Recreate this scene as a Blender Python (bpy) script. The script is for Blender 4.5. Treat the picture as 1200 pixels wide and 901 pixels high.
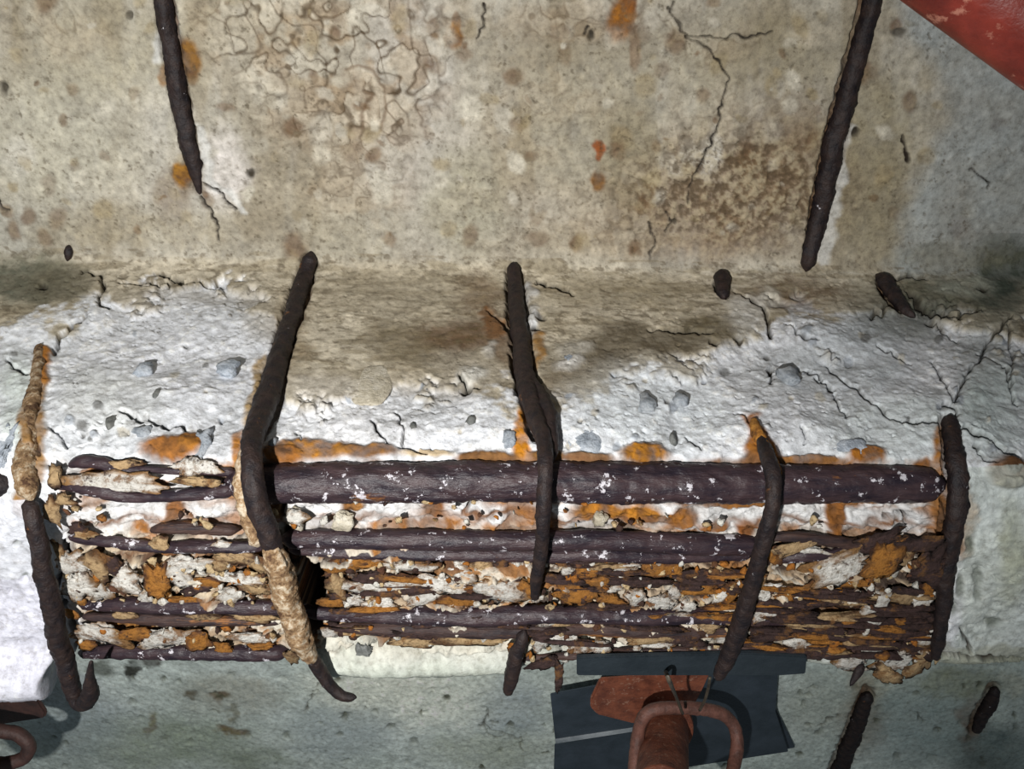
import bpy, bmesh, math
import numpy as np
from mathutils import Vector, Matrix

scene = bpy.context.scene
for o in list(bpy.data.objects):
    bpy.data.objects.remove(o, do_unlink=True)
col = scene.collection

# ------------------------------------------------------------------ camera, world, lights, exposure
FPX, CX, CY = 942.0, 600.0, 450.5           # focal length and centre for a 1200 x 901 frame
PITCH = math.radians(57.0)                  # looking up at the ceiling and forward
CAM = Vector((0.0, 0.0, 1.85))
cd = bpy.data.cameras.new('camera')
cam = bpy.data.objects.new('camera', cd)
col.objects.link(cam)
cam.location = CAM
cam.rotation_euler = (math.pi / 2 + PITCH, 0, 0)
cd.sensor_fit = 'HORIZONTAL'
cd.sensor_width = 36.0
cd.lens = 36.0 * FPX / 1200.0
cd.clip_start = 0.01
scene.camera = cam

world = bpy.data.worlds.new('dim_cellar')
scene.world = world
world.use_nodes = True
bg = world.node_tree.nodes['Background']
bg.inputs['Color'].default_value = (0.80, 0.93, 1.0, 1)
bg.inputs['Strength'].default_value = 0.10


def lamp(name, loc, aim, power, radius, color, angle):
    ld = bpy.data.lights.new(name, 'SPOT')
    ld.energy = power
    ld.shadow_soft_size = radius
    ld.color = color
    ld.spot_size = math.radians(angle)
    ld.spot_blend = 1.0
    ob = bpy.data.objects.new(name, ld)
    ob.location = loc
    ob.rotation_euler = (Vector(aim) - Vector(loc)).to_track_quat('-Z', 'Y').to_euler()
    col.objects.link(ob)
    return ob


# a hand torch held below and to the left of the camera
lamp('hand_torch', (-0.16, -0.05, CAM.z - 0.28), (-0.20, 0.32, CAM.z + 0.45), 45.0, 0.010, (1.0, 0.985, 0.96), 100.0)

scene.view_settings.view_transform = 'Standard'
scene.view_settings.look = 'None'
scene.view_settings.gamma = 1.0
scene.view_settings.exposure = 0.0

# ------------------------------------------------------------------ small helpers
RNG = np.random.default_rng(7)
TABLES = RNG.random((40, 256, 256)).astype(np.float32)


def vnoise(x, y, seed=0):
    T = TABLES[seed % 40]
    ix = np.floor(x).astype(np.int32)
    iy = np.floor(y).astype(np.int32)
    fx = (x - ix).astype(np.float32)
    fy = (y - iy).astype(np.float32)
    fx = fx * fx * fx * (fx * (fx * 6 - 15) + 10)
    fy = fy * fy * fy * (fy * (fy * 6 - 15) + 10)
    a = T[iy & 255, ix & 255]
    b = T[iy & 255, (ix + 1) & 255]
    c = T[(iy + 1) & 255, ix & 255]
    d = T[(iy + 1) & 255, (ix + 1) & 255]
    return (a + (b - a) * fx) * (1 - fy) + (c + (d - c) * fx) * fy


def fbm(x, y, scale, octaves=4, seed=0, gain=0.5):
    v = 0.0
    amp = 1.0
    tot = 0.0
    c, s = math.cos(0.6), math.sin(0.6)
    x = x / scale
    y = y / scale
    for i in range(octaves):
        v = v + amp * vnoise(x + 17.3 * i, y - 9.1 * i, seed + i)
        tot += amp
        amp *= gain
        x, y = 2.03 * (c * x - s * y), 2.03 * (s * x + c * y)
    return v / tot


def sstep(a, b, x):
    t = np.clip((x - a) / (b - a), 0, 1)
    return t * t * (3 - 2 * t)


def lin(r, g, b):
    out = []
    for v in (r, g, b):
        v /= 255.0
        out.append(v / 12.92 if v <= 0.04045 else ((v + 0.055) / 1.055) ** 2.4)
    return np.array(out, np.float32)


def tag(o, label=None, cat=None, group=None, kind=None):
    if label:
        o['label'] = label
    if cat:
        o['category'] = cat
    if group:
        o['group'] = group
    if kind:
        o['kind'] = kind
    return o


def empty(name, loc):
    o = bpy.data.objects.new(name, None)
    o.empty_display_size = 0.02
    o.location = loc
    col.objects.link(o)
    return o


def mesh_obj(name, verts, faces, mat, parent=None, smooth=True, colors=None):
    me = bpy.data.meshes.new(name)
    verts = np.asarray(verts, np.float32)
    faces = np.asarray(faces, np.int32)
    n, k = faces.shape
    me.vertices.add(len(verts))
    me.vertices.foreach_set('co', verts.ravel())
    me.loops.add(n * k)
    me.loops.foreach_set('vertex_index', faces.ravel())
    me.polygons.add(n)
    me.polygons.foreach_set('loop_start', np.arange(0, n * k, k, dtype=np.int32))
    me.polygons.foreach_set('loop_total', np.full(n, k, np.int32))
    if smooth:
        me.polygons.foreach_set('use_smooth', np.ones(n, bool))
    me.update(calc_edges=True)
    if colors is not None:
        at = me.color_attributes.new('Col', 'FLOAT_COLOR', 'POINT')
        rgba = np.ones((len(verts), 4), np.float32)
        rgba[:, :3] = colors
        at.data.foreach_set('color', rgba.ravel())
    if mat:
        me.materials.append(mat)
    o = bpy.data.objects.new(name, me)
    col.objects.link(o)
    if parent is not None:
        o.parent = parent
        o.matrix_parent_inverse = Matrix.Translation(parent.location).inverted()
    return o


# ------------------------------------------------------------------ materials
def new_mat(name):
    m = bpy.data.materials.new(name)
    m.use_nodes = True
    nt = m.node_tree
    b = nt.nodes['Principled BSDF']
    return m, nt, b


def node(nt, typ, **kw):
    n = nt.nodes.new(typ)
    for k, v in kw.items():
        setattr(n, k, v)
    return n


def noise_tex(nt, scale, detail=4, rough=0.6, vec=None):
    n = node(nt, 'ShaderNodeTexNoise')
    n.inputs['Scale'].default_value = scale
    n.inputs['Detail'].default_value = detail
    n.inputs['Roughness'].default_value = rough
    if vec is not None:
        nt.links.new(vec, n.inputs['Vector'])
    return n


def ramp(nt, src, stops):
    r = node(nt, 'ShaderNodeValToRGB')
    el = r.color_ramp.elements
    while len(el) > len(stops):
        el.remove(el[-1])
    while len(el) < len(stops):
        el.new(0.5)
    for e, (p, c) in zip(el, stops):
        e.position = p
        e.color = tuple(c) + (1,) if len(c) == 3 else c
    nt.links.new(src, r.inputs['Fac'])
    return r


def mixc(nt, fac, a, b, mode='MIX'):
    m = node(nt, 'ShaderNodeMix', data_type='RGBA', blend_type=mode)
    for sock, v in ((m.inputs[0], fac), (m.inputs[6], a), (m.inputs[7], b)):
        if hasattr(v, 'links') or hasattr(v, 'is_linked'):
            nt.links.new(v, sock)
        elif isinstance(v, (int, float)):
            sock.default_value = v
        else:
            sock.default_value = tuple(v)[:3] + (1,)
    return m.outputs[2]


def bumped(nt, b, vec, layers):
    prev = None
    for scale, dist, detail in layers:
        n = noise_tex(nt, scale, detail, 0.62, vec)
        bp_ = node(nt, 'ShaderNodeBump')
        bp_.inputs['Strength'].default_value = 0.8
        bp_.inputs['Distance'].default_value = dist
        nt.links.new(n.outputs['Fac'], bp_.inputs['Height'])
        if prev is not None:
            nt.links.new(prev, bp_.inputs['Normal'])
        prev = bp_.outputs['Normal']
    nt.links.new(prev, b.inputs['Normal'])


def concrete_mat():
    m, nt, b = new_mat('weathered_concrete')
    tc = node(nt, 'ShaderNodeTexCoord')
    v = tc.outputs['Object']
    at = node(nt, 'ShaderNodeAttribute', attribute_name='Col')
    n1 = noise_tex(nt, 170, 7, 0.72, v)
    r1 = ramp(nt, n1.outputs['Fac'], [(0.30, (0.58, 0.56, 0.53)), (0.50, (0.95, 0.95, 0.95)), (0.70, (1.14, 1.14, 1.14))])
    c = mixc(nt, 1.0, at.outputs['Color'], r1.outputs['Color'], 'MULTIPLY')
    n2 = noise_tex(nt, 620, 2, 0.5, v)
    r2 = ramp(nt, n2.outputs['Fac'], [(0.22, (0.35, 0.33, 0.30)), (0.32, (1, 1, 1))])
    c = mixc(nt, 0.4, c, r2.outputs['Color'], 'MULTIPLY')
    nt.links.new(c, b.inputs['Base Color'])
    b.inputs['Roughness'].default_value = 0.82
    b.inputs['Specular IOR Level'].default_value = 0.28
    bumped(nt, b, v, [(240, 0.0011, 7), (1000, 0.0004, 3)])
    return m


def steel_mat(name, dark, brown, ochre, ochre_at, fleck_at, rough=0.5, stretch=None):
    m, nt, b = new_mat(name)
    tc = node(nt, 'ShaderNodeTexCoord')
    v = tc.outputs['Object']
    if stretch:
        mp = node(nt, 'ShaderNodeMapping')
        mp.inputs['Scale'].default_value = stretch
        nt.links.new(v, mp.inputs['Vector'])
        vs = mp.outputs['Vector']
    else:
        vs = v
    n1 = noise_tex(nt, 120, 6, 0.65, vs)
    r1 = ramp(nt, n1.outputs['Fac'], [(0.36, dark), (0.66, brown)])
    c = r1.outputs['Color']
    n2 = noise_tex(nt, 70, 5, 0.7, vs)
    r2 = ramp(nt, n2.outputs['Fac'], [(ochre_at, (0, 0, 0)), (ochre_at + 0.06, (1, 1, 1))])
    c = mixc(nt, r2.outputs['Color'], c, ochre)
    n3 = noise_tex(nt, 110, 6, 0.72, v)
    r3 = ramp(nt, n3.outputs['Fac'], [(fleck_at, (0, 0, 0)), (fleck_at + 0.025, (1, 1, 1))])
    c = mixc(nt, r3.outputs['Color'], c, lin(196, 192, 198))
    nt.links.new(c, b.inputs['Base Color'])
    b.inputs['Roughness'].default_value = rough
    b.inputs['Specular IOR Level'].default_value = 0.36
    bumped(nt, b, vs, [(150, 0.0022, 6), (700, 0.0006, 3)])
    return m


def lump_mat(name, c1, c2, c3, rough=0.85):
    m, nt, b = new_mat(name)
    tc = node(nt, 'ShaderNodeTexCoord')
    v = tc.outputs['Object']
    n1 = noise_tex(nt, 130, 6, 0.72, v)
    r1 = ramp(nt, n1.outputs['Fac'], [(0.36, c1), (0.5, c2), (0.62, c3)])
    oi = node(nt, 'ShaderNodeObjectInfo')
    r2 = ramp(nt, oi.outputs['Random'], [(0, (0.72, 0.70, 0.66)), (1, (1.08, 1.08, 1.08))])
    c = mixc(nt, 1.0, r1.outputs['Color'], r2.outputs['Color'], 'MULTIPLY')
    nt.links.new(c, b.inputs['Base Color'])
    b.inputs['Roughness'].default_value = rough
    b.inputs['Specular IOR Level'].default_value = 0.3
    bumped(nt, b, v, [(220, 0.0022, 6), (900, 0.0006, 2)])
    return m


def rubble_mat():
    m, nt, b = new_mat('broken_rubble')
    tc = node(nt, 'ShaderNodeTexCoord')
    v = tc.outputs['Object']
    at = node(nt, 'ShaderNodeAttribute', attribute_name='Col')
    n1 = noise_tex(nt, 240, 6, 0.75, v)
    r1 = ramp(nt, n1.outputs['Fac'], [(0.36, (0.42, 0.36, 0.30)), (0.48, (0.92, 0.91, 0.90)), (0.66, (1.12, 1.12, 1.12))])
    c = mixc(nt, 1.0, at.outputs['Color'], r1.outputs['Color'], 'MULTIPLY')
    n2 = noise_tex(nt, 75, 6, 0.72, v)
    r2 = ramp(nt, n2.outputs['Fac'], [(0.53, (0, 0, 0)), (0.64, (0.85, 0.85, 0.85))])
    c = mixc(nt, r2.outputs['Color'], c, lin(112, 78, 44))
    n3 = noise_tex(nt, 95, 6, 0.72, v)
    r3 = ramp(nt, n3.outputs['Fac'], [(0.35, (0.9, 0.9, 0.9)), (0.43, (0, 0, 0))])
    c = mixc(nt, r3.outputs['Color'], c, lin(58, 42, 36))
    nt.links.new(c, b.inputs['Base Color'])
    b.inputs['Roughness'].default_value = 0.85
    b.inputs['Specular IOR Level'].default_value = 0.25
    bumped(nt, b, v, [(230, 0.0030, 6), (900, 0.0008, 3)])
    return m


def paint_mat(name, base, dark, chip, chip_at, rough, scale=40):
    m, nt, b = new_mat(name)
    tc = node(nt, 'ShaderNodeTexCoord')
    v = tc.outputs['Object']
    n1 = noise_tex(nt, scale, 6, 0.65, v)
    r1 = ramp(nt, n1.outputs['Fac'], [(0.35, dark), (0.62, base)])
    n2 = noise_tex(nt, scale * 2.2, 5, 0.7, v)
    r2 = ramp(nt, n2.outputs['Fac'], [(chip_at, (0, 0, 0)), (chip_at + 0.07, (1, 1, 1))])
    c = mixc(nt, r2.outputs['Color'], r1.outputs['Color'], chip)
    nt.links.new(c, b.inputs['Base Color'])
    b.inputs['Roughness'].default_value = rough
    bumped(nt, b, v, [(scale * 4, 0.0012, 5)])
    return m


M_CONC = concrete_mat()
M_RUBBLE = rubble_mat()
M_BAR = steel_mat('corroded_bar_steel', lin(34, 27, 36), lin(66, 50, 52), lin(116, 76, 44), 0.66, 0.60, 0.44, (0.25, 1.0, 1.0))
M_LAM = steel_mat('laminated_bar_steel', lin(36, 28, 32), lin(80, 58, 50), lin(136, 90, 48), 0.60, 0.72, 0.6, (0.18, 1.6, 1.6))
M_STIR = steel_mat('corroded_stirrup_steel', lin(24, 19, 23), lin(50, 37, 33), lin(110, 72, 40), 0.66, 0.68, 0.58)
M_COAT = lump_mat('mortar_coat', lin(78, 54, 38), lin(150, 122, 90), lin(200, 186, 164))
M_MORT = lump_mat('pale_mortar', lin(150, 140, 122), lin(206, 202, 192), lin(228, 228, 226))
M_TAN = lump_mat('tan_mortar', lin(112, 74, 38), lin(178, 146, 102), lin(212, 196, 166))
M_RUST = lump_mat('ochre_rust', lin(64, 40, 24), lin(146, 96, 36), lin(184, 130, 60))
M_FLAKE = lump_mat('dark_rust_flake', lin(40, 28, 28), lin(74, 50, 42), lin(122, 84, 52), 0.6)
M_STONE = lump_mat('grey_aggregate', lin(128, 136, 146), lin(160, 168, 178), lin(184, 190, 198), 0.6)
M_STONE2 = lump_mat('buff_aggregate', lin(168, 160, 142), lin(190, 182, 164), lin(206, 200, 186), 0.6)
M_STONE3 = lump_mat('dark_aggregate', lin(88, 92, 92), lin(112, 114, 112), lin(132, 134, 132), 0.6)
M_SHEET = paint_mat('dark_slate_sheet', lin(60, 70, 80), lin(46, 56, 64), lin(120, 126, 130), 0.80, 0.5, 30)
M_SHEETD = paint_mat('darker_slate_sheet', lin(40, 48, 54), lin(30, 38, 44), lin(84, 90, 94), 0.72, 0.5, 40)
M_SHEETE = paint_mat('sheet_edge_highlight', lin(170, 176, 180), lin(120, 128, 134), lin(200, 200, 200), 0.7, 0.5, 30)  # highlight on the sheet edge, given as a pale colour
M_PROP = paint_mat('rusty_red_paint', lin(148, 86, 62), lin(104, 58, 44), lin(164, 122, 102), 0.58, 0.55, 60)
M_HANDLE = paint_mat('rusty_handle_steel', lin(128, 86, 74), lin(84, 56, 48), lin(170, 140, 130), 0.66, 0.55, 80)
M_BROWN = paint_mat('dull_brown_steel', lin(84, 58, 52), lin(56, 42, 40), lin(110, 80, 66), 0.7, 0.6, 60)
M_PIPE = paint_mat('red_pipe_paint', lin(160, 62, 48), lin(112, 40, 32), lin(200, 132, 112), 0.60, 0.42, 26)
M_WIRE = paint_mat('dull_tie_wire', lin(96, 88, 74), lin(62, 52, 44), lin(140, 130, 110), 0.7, 0.5, 60)

# ------------------------------------------------------------------ projection between the frame and the place
SP, CP = math.sin(PITCH), math.cos(PITCH)
SHEAR = 0.012                                # the beam runs very slightly askew to the camera
H_SLAB = 0.65                                # the slab above the camera
Z_SOFFIT = 0.382


def ray(px, py):
    x = (px - CX) / FPX
    y = -(py - CY) / FPX
    return Vector((x, -y * SP + CP, y * CP + SP))   # depth along the axis is 1


def project(X, Y, Z):
    dep = Y * CP + Z * SP
    up = -Y * SP + Z * CP
    return CX + FPX * X / dep, CY - FPX * up / dep


CTRL = [(-0.45, .65), (0.0, .65), (.25, .65), (.288, .649), (.300, .640), (.304, .60), (.307, .46), (.309, .425),
        (.319, .394), (.345, .383), (.40, .382), (.468, .381), (.490, .383), (.500, .391), (.504, .42), (.507, .61), (.512, .642), (.54, .65), (.8, .65), (1.9, .65)]
pc = np.array(CTRL)
for _ in range(4):
    a, b_ = pc[:-1], pc[1:]
    q = np.empty((2 * len(a), 2))
    q[0::2] = a * .75 + b_ * .25
    q[1::2] = a * .25 + b_ * .75
    pc = np.vstack([pc[:1], q, pc[-1:]])
seg = np.hypot(*np.diff(pc, axis=0).T)
arc = np.concatenate([[0], np.cumsum(seg)])
dense_s = np.linspace(0, arc[-1], 24000)
dense = np.stack([np.interp(dense_s, arc, pc[:, 0]), np.interp(dense_s, arc, pc[:, 1])], 1)
ratio = dense[:, 0] / dense[:, 1]
run = np.maximum.accumulate(ratio)
vis = ratio >= run - 1e-9
vr, vy, vz = ratio[vis], dense[vis, 0], dense[vis, 1]
tan_d = np.gradient(dense, axis=0)
tan_d /= np.linalg.norm(tan_d, axis=1)[:, None]
vty, vtz = tan_d[vis, 0], tan_d[vis, 1]
R_EDGE = .49 / .383


def frame_at(px, py, off=0.0, beam=False):
    """Point on the ceiling or the beam seen at (px, py), off metres nearer to the camera, and the surface tangent."""
    d = ray(px, py)
    r = (d.y - SHEAR * d.x) / d.z
    if beam and r > R_EDGE:
        z, t2 = Z_SOFFIT, (1.0, 0.0)
    else:
        z = float(np.interp(r, vr, vz))
        t2 = (float(np.interp(r, vr, vty)), float(np.interp(r, vr, vtz)))
    t = z / d.z
    t = t * (1 - off / (t * d.length))
    return CAM + d * t, t2, t


def pt(px, py, off=0.0, beam=True):
    return frame_at(px, py, off, beam)[0]


# ------------------------------------------------------------------ the ceiling and the beam: one displaced surface, cut in three
metric_py = project(0 * dense[:, 0], dense[:, 0], dense[:, 1])[1]
inside = ((metric_py > -40) & (metric_py < 960)).astype(float)
w = np.abs(np.gradient(metric_py)) * (0.12 + 0.88 * inside) + np.gradient(dense_s) * 260
w[~vis] = np.gradient(dense_s)[~vis] * 350
cm = np.concatenate([[0], np.cumsum((w[1:] + w[:-1]) / 2)])
NR = int(cm[-1] / 1.55)
rows_s = np.interp(np.linspace(0, cm[-1], NR), cm, dense_s)
rY = np.interp(rows_s, dense_s, dense[:, 0])
rZ = np.interp(rows_s, dense_s, dense[:, 1])
nT = np.stack([np.interp(rows_s, dense_s, tan_d[:, 0]), np.interp(rows_s, dense_s, tan_d[:, 1])], 1)
nT /= np.linalg.norm(nT, axis=1)[:, None]
nY, nZ = nT[:, 1], -nT[:, 0]
colpx = np.concatenate([np.linspace(-420, -42, 40), np.arange(-40, 1241, 1.5), np.linspace(1243, 1620, 40)])
NC = len(colpx)
dep = rY * CP + rZ * SP
PXg = np.broadcast_to(colpx[None, :], (NR, NC))
X = (PXg - CX) / FPX * np.maximum(dep, .12)[:, None]
Yb = rY[:, None] + SHEAR * X
Zb = np.broadcast_to(rZ[:, None], (NR, NC))
_, PYg = project(X, Yb, Zb)
PX = PXg.astype(np.float32).ravel()
PY = PYg.astype(np.float32).ravel()
U = (X / 0.00066).astype(np.float32).ravel()
V = np.broadcast_to((rows_s / 0.00066)[:, None], (NR, NC)).astype(np.float32).ravel()
N = PX.size
D = np.zeros(N, np.float32)
COL = np.zeros((N, 3), np.float32)

# edges of every stain are broken up by warped coordinates
w1x, w1y = fbm(U, V, 46, 3, 1) - .5, fbm(U, V, 46, 3, 5) - .5
w2x, w2y = fbm(U, V, 11, 3, 9) - .5, fbm(U, V, 11, 3, 13) - .5
WX = PX + 26 * w1x + 9 * w2x
WY = PY + 20 * w1y + 8 * w2y
SX = PX + 6 * w2x
SY = PY + 6 * w2y
NB = fbm(U, V, 160, 5, 17)
NM = fbm(U, V, 40, 5, 21)
NF = fbm(U, V, 9, 4, 25)
NS = fbm(U, V, 4, 2, 29)

JUNC = np.interp(PX, [0, 600, 1200], [297, 309, 325])
rowi = np.broadcast_to(np.arange(NR)[:, None], (NR, NC)).ravel()
i_b0 = int(np.argmax(rY > .262))
i_b1 = int(np.argmax((rY > .5095) & (rZ > .60)))
is_far = rowi >= i_b1
is_near = rowi < i_b0
is_beam = ~is_far & ~is_near


def mixin(idx, amt, c):
    amt = np.clip(amt, 0, 1)[:, None]
    COL[idx] = COL[idx] * (1 - amt) + c * amt


def blob(cx, cy, rx, ry, rot=0.0, soft=.35, warp=1, dom=None):
    m = max(rx, ry) * (1 + soft) + 22 * warp
    sel = (np.abs(PX - cx) < m) & (np.abs(PY - cy) < m)
    if dom is not None:
        sel &= dom
    idx = np.nonzero(sel)[0]
    gx, gy = (WX, WY) if warp == 1 else (SX, SY)
    dx, dy = gx[idx] - cx, gy[idx] - cy
    a = math.radians(rot)
    c, s = math.cos(a), math.sin(a)
    r = np.hypot((dx * c + dy * s) / rx, (-dx * s + dy * c) / ry)
    return idx, 1 - sstep(1 - soft, 1 + soft, r)


def stroke(pts, width, soft=1.2, warp=0, dom=None, jitter=0):
    """Distance to a polyline; width is the half width in pixels, a number or one per point."""
    p = np.array(pts, np.float32)
    ws = np.broadcast_to(np.asarray(width, np.float32), (len(p),))
    m = float(ws.max()) + soft + 10
    sel = (PX > p[:, 0].min() - m) & (PX < p[:, 0].max() + m) & (PY > p[:, 1].min() - m) & (PY < p[:, 1].max() + m)
    if dom is not None:
        sel &= dom
    idx = np.nonzero(sel)[0]
    gx, gy = (WX, WY) if warp == 1 else ((SX, SY) if warp == 0 else (PX, PY))
    gx, gy = gx[idx], gy[idx]
    best = np.full(idx.size, -1e3, np.float32)
    for k in range(len(p) - 1):
        ax, ay = p[k]
        bx, by = p[k + 1]
        dx, dy = bx - ax, by - ay
        t = np.clip(((gx - ax) * dx + (gy - ay) * dy) / (dx * dx + dy * dy + 1e-9), 0, 1)
        dist = np.hypot(gx - ax - t * dx, gy - ay - t * dy)
        best = np.maximum(best, ws[k] + (ws[k + 1] - ws[k]) * t - dist)
    return idx, sstep(-soft, soft, best)


RUST_DARK = lin(104, 70, 40)


def stain(cx, cy, rx, ry, c, amt=.8, rot=0, soft=.5, h=0.0, patchy=.5, dom=None, warp=1):
    idx, v = blob(cx, cy, rx, ry, rot, soft, warp, dom)
    mod = 1 - patchy + 2 * patchy * np.clip(.5 + 1.5 * (.6 * NM[idx] + .4 * NF[idx] - .5), 0, 1)
    if c[0] > 2.2 * c[2]:
        g = np.clip(1.7 * NF[idx] - .35 + .5 * (NM[idx] - .5), 0, 1)[:, None]
        c = RUST_DARK[None] * (1 - g) + (c * .92)[None] * g
    mixin(idx, v * amt * mod, c)
    if h:
        D[idx] += v * h


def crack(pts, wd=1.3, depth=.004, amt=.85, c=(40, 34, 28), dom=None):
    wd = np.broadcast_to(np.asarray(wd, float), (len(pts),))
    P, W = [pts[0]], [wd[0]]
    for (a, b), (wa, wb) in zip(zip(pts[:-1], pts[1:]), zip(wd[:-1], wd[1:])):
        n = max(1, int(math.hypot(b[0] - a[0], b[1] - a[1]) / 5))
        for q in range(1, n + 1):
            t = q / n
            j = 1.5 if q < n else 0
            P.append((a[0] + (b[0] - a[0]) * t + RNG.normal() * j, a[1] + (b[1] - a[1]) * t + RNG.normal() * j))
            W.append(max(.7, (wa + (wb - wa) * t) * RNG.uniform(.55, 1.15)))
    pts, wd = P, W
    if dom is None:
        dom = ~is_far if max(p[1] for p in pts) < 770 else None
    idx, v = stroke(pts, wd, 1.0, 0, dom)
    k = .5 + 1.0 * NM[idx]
    mixin(idx, v * amt * k, lin(*c))  # shade inside the narrow crack put into the colour
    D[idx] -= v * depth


# ---- near slab: stained beige concrete
near = PY < JUNC + 6
base = lin(162, 153, 134) * (1 - NB[:, None]) * 1.0 + lin(176, 171, 158) * NB[:, None]
base = base * (0.62 + 0.76 * NM[:, None])
COL[:] = base
streak = fbm(PX, PY * .22, 26, 4, 3)
m = sstep(.52, .70, streak) * (PY < JUNC)
mixin(slice(None), .40 * m, lin(192, 188, 178))
m = sstep(.50, .30, fbm(PX, PY * .35, 60, 4, 8)) * (PY < JUNC)
mixin(slice(None), .5 * m, lin(126, 112, 86))
D += (fbm(U, V, 40, 4, 31) - .5) * .0030 + (NF - .5) * .0010

NEAR = ~is_far & (PY < JUNC + 8)
for a in [(60, 170, 90, 70, (182, 178, 160), .5), (20, 185, 18, 22, (196, 192, 180), .7), (120, 60, 120, 60, (156, 148, 122), .4), (480, 120, 60, 160, (186, 182, 176), .5),
          (530, 260, 120, 50, (180, 176, 166), .5), (345, 70, 80, 70, (190, 184, 168), .45), (690, 130, 90, 90, (158, 150, 128), .5), (640, 50, 110, 40, (128, 118, 98), .5),
          (870, 215, 120, 55, (134, 112, 82), .62), (820, 270, 120, 34, (140, 116, 86), .55), (930, 200, 70, 90, (138, 122, 94), .5), (880, 60, 110, 50, (132, 122, 96), .5),
          (740, 190, 30, 60, (132, 124, 100), .4), (1020, 190, 60, 110, (142, 132, 104), .55), (820, 110, 30, 60, (176, 168, 146), .4), (545, 240, 50, 60, (158, 154, 130), .5),
          (262, 200, 28, 44, (206, 200, 194), .85), (205, 225, 20, 30, (128, 112, 84), .5), (835, 180, 9, 30, (206, 204, 196), .9), (30, 270, 60, 30, (166, 166, 158), .5),
          (150, 270, 110, 26, (150, 138, 112), .5), (420, 270, 60, 40, (158, 150, 128), .4), (950, 40, 30, 12, (186, 176, 156), .6), (300, 30, 60, 30, (170, 160, 138), .5),
          (690, 280, 90, 20, (168, 158, 138), .5), (960, 270, 16, 24, (190, 180, 160), .6)]:
    stain(*a[:4], lin(*a[4]), a[5], dom=NEAR)
# tide marks left by damp: thin ring lines
ring = fbm(U, V, 21, 2, 33)
ring2 = fbm(U, V, 34, 2, 36)
reg = np.zeros(N, np.float32)
for cx, cy, rx, ry, a in [(430, 80, 90, 100, 1), (330, 40, 90, 60, .9), (370, 120, 70, 60, .6), (500, 40, 50, 50, .6), (690, 20, 110, 30, .5), (820, 50, 60, 30, .4), (640, 130, 80, 60, .3), (590, 250, 80, 60, .25), (740, 240, 100, 60, .35), (70, 40, 70, 30, .35), (420, 220, 60, 50, .5), (860, 200, 120, 90, .35)]:
    idx, v = blob(cx, cy, rx, ry, 0, .5, 1, NEAR)
    reg[idx] = np.maximum(reg[idx], v * a)
ln = np.maximum(1 - np.abs(ring - .5) / .05, 0)
ln2 = np.maximum(1 - np.abs(ring2 - .53) / .035, 0)
ins = sstep(.5, .6, ring)
mixin(slice(None), reg * (.15 + .6 * sstep(.45, .6, NM)), lin(142, 120, 92))
mixin(slice(None), reg * ins * .45, lin(204, 196, 178))
mixin(slice(None), reg * np.clip(ln + .8 * ln2, 0, 1) * .95, lin(78, 62, 42))
D += reg * (ins * .0012 - ln * .0012)
idx, v = stroke([(412, 84), (436, 92), (446, 112), (436, 132), (440, 150), (428, 140), (424, 118), (420, 100)], 6, 5, 0, NEAR)
mixin(idx, v * .8, lin(190, 178, 158))
for p in [[(408, 82), (420, 76), (438, 84), (450, 104), (452, 130), (446, 152), (430, 158)], [(428, 108), (436, 112), (430, 122), (424, 134), (426, 150)]]:
    idx, v = stroke(p, 1.8, 2, 0, NEAR)
    mixin(idx, v * .7, lin(104, 84, 64))
    D[idx] -= v * .001
# rust spots
for a in [(728, 22, 17, 26, (150, 96, 30), 1, 12), (738, 2, 9, 14, (150, 90, 30), 1, 0), (532, 44, 11, 13, (138, 96, 40), .9, 0), (535, 26, 5, 12, (150, 110, 60), .7, 0), (702, 172, 7, 8, (164, 84, 36), 1, 0), (702, 180, 4, 8, (150, 80, 34), .9, 0),
          (701, 213, 9, 12, (138, 100, 56), .9, 0), (220, 70, 15, 26, (142, 102, 44), .9, -15), (192, 88, 6, 14, (140, 100, 50), .7, 0), (216, 205, 12, 14, (166, 118, 40), 1, -20), (745, 60, 8, 24, (140, 116, 90), .6, 0)]:
    stain(a[0], a[1], a[2], a[3], lin(*a[4]), a[5], rot=a[6], soft=.3, patchy=.35, dom=NEAR, warp=0)
for k in range(260):
    c = [(198, 192, 176), (126, 108, 80), (150, 136, 106), (184, 178, 164), (112, 98, 76)][RNG.integers(5)]
    r = RNG.uniform(2, 13)
    stain(RNG.uniform(-20, 1220), RNG.uniform(-20, 300), r, r * RNG.uniform(.5, 1.8), lin(*c), RNG.uniform(.3, .75), rot=RNG.uniform(-40, 40), soft=.4, patchy=.4, dom=NEAR, warp=0, h=RNG.uniform(-.0008, .0008))
idx, v = blob(866, 220, 120, 66, 0, .5, 1, NEAR)
nq = .5 * NF[idx] + .5 * fbm(U[idx], V[idx], 4.5, 3, 30)
mixin(idx, v * .55 * sstep(.50, .60, nq), lin(166, 154, 128))
mixin(idx, v * .7 * sstep(.50, .40, nq), lin(92, 76, 54))
D[idx] += v * (NF[idx] - .5) * .004
# bluish grey area at the right of the near slab
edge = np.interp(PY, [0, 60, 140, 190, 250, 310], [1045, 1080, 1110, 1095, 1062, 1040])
blue_grey = sstep(-14, 22, WX - edge) * (PY < JUNC + 10) * ~is_far
mixin(slice(None), blue_grey * (.2 + .7 * NM), lin(160, 170, 174))
pits = sstep(.70, .80, fbm(U, V, 5, 3, 12, .6)) * sstep(.35, .6, fbm(U, V, 70, 3, 15))
mixin(slice(None), pits * .6 * (PY < JUNC + 60), lin(86, 76, 58))
D -= pits * .0012
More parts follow.
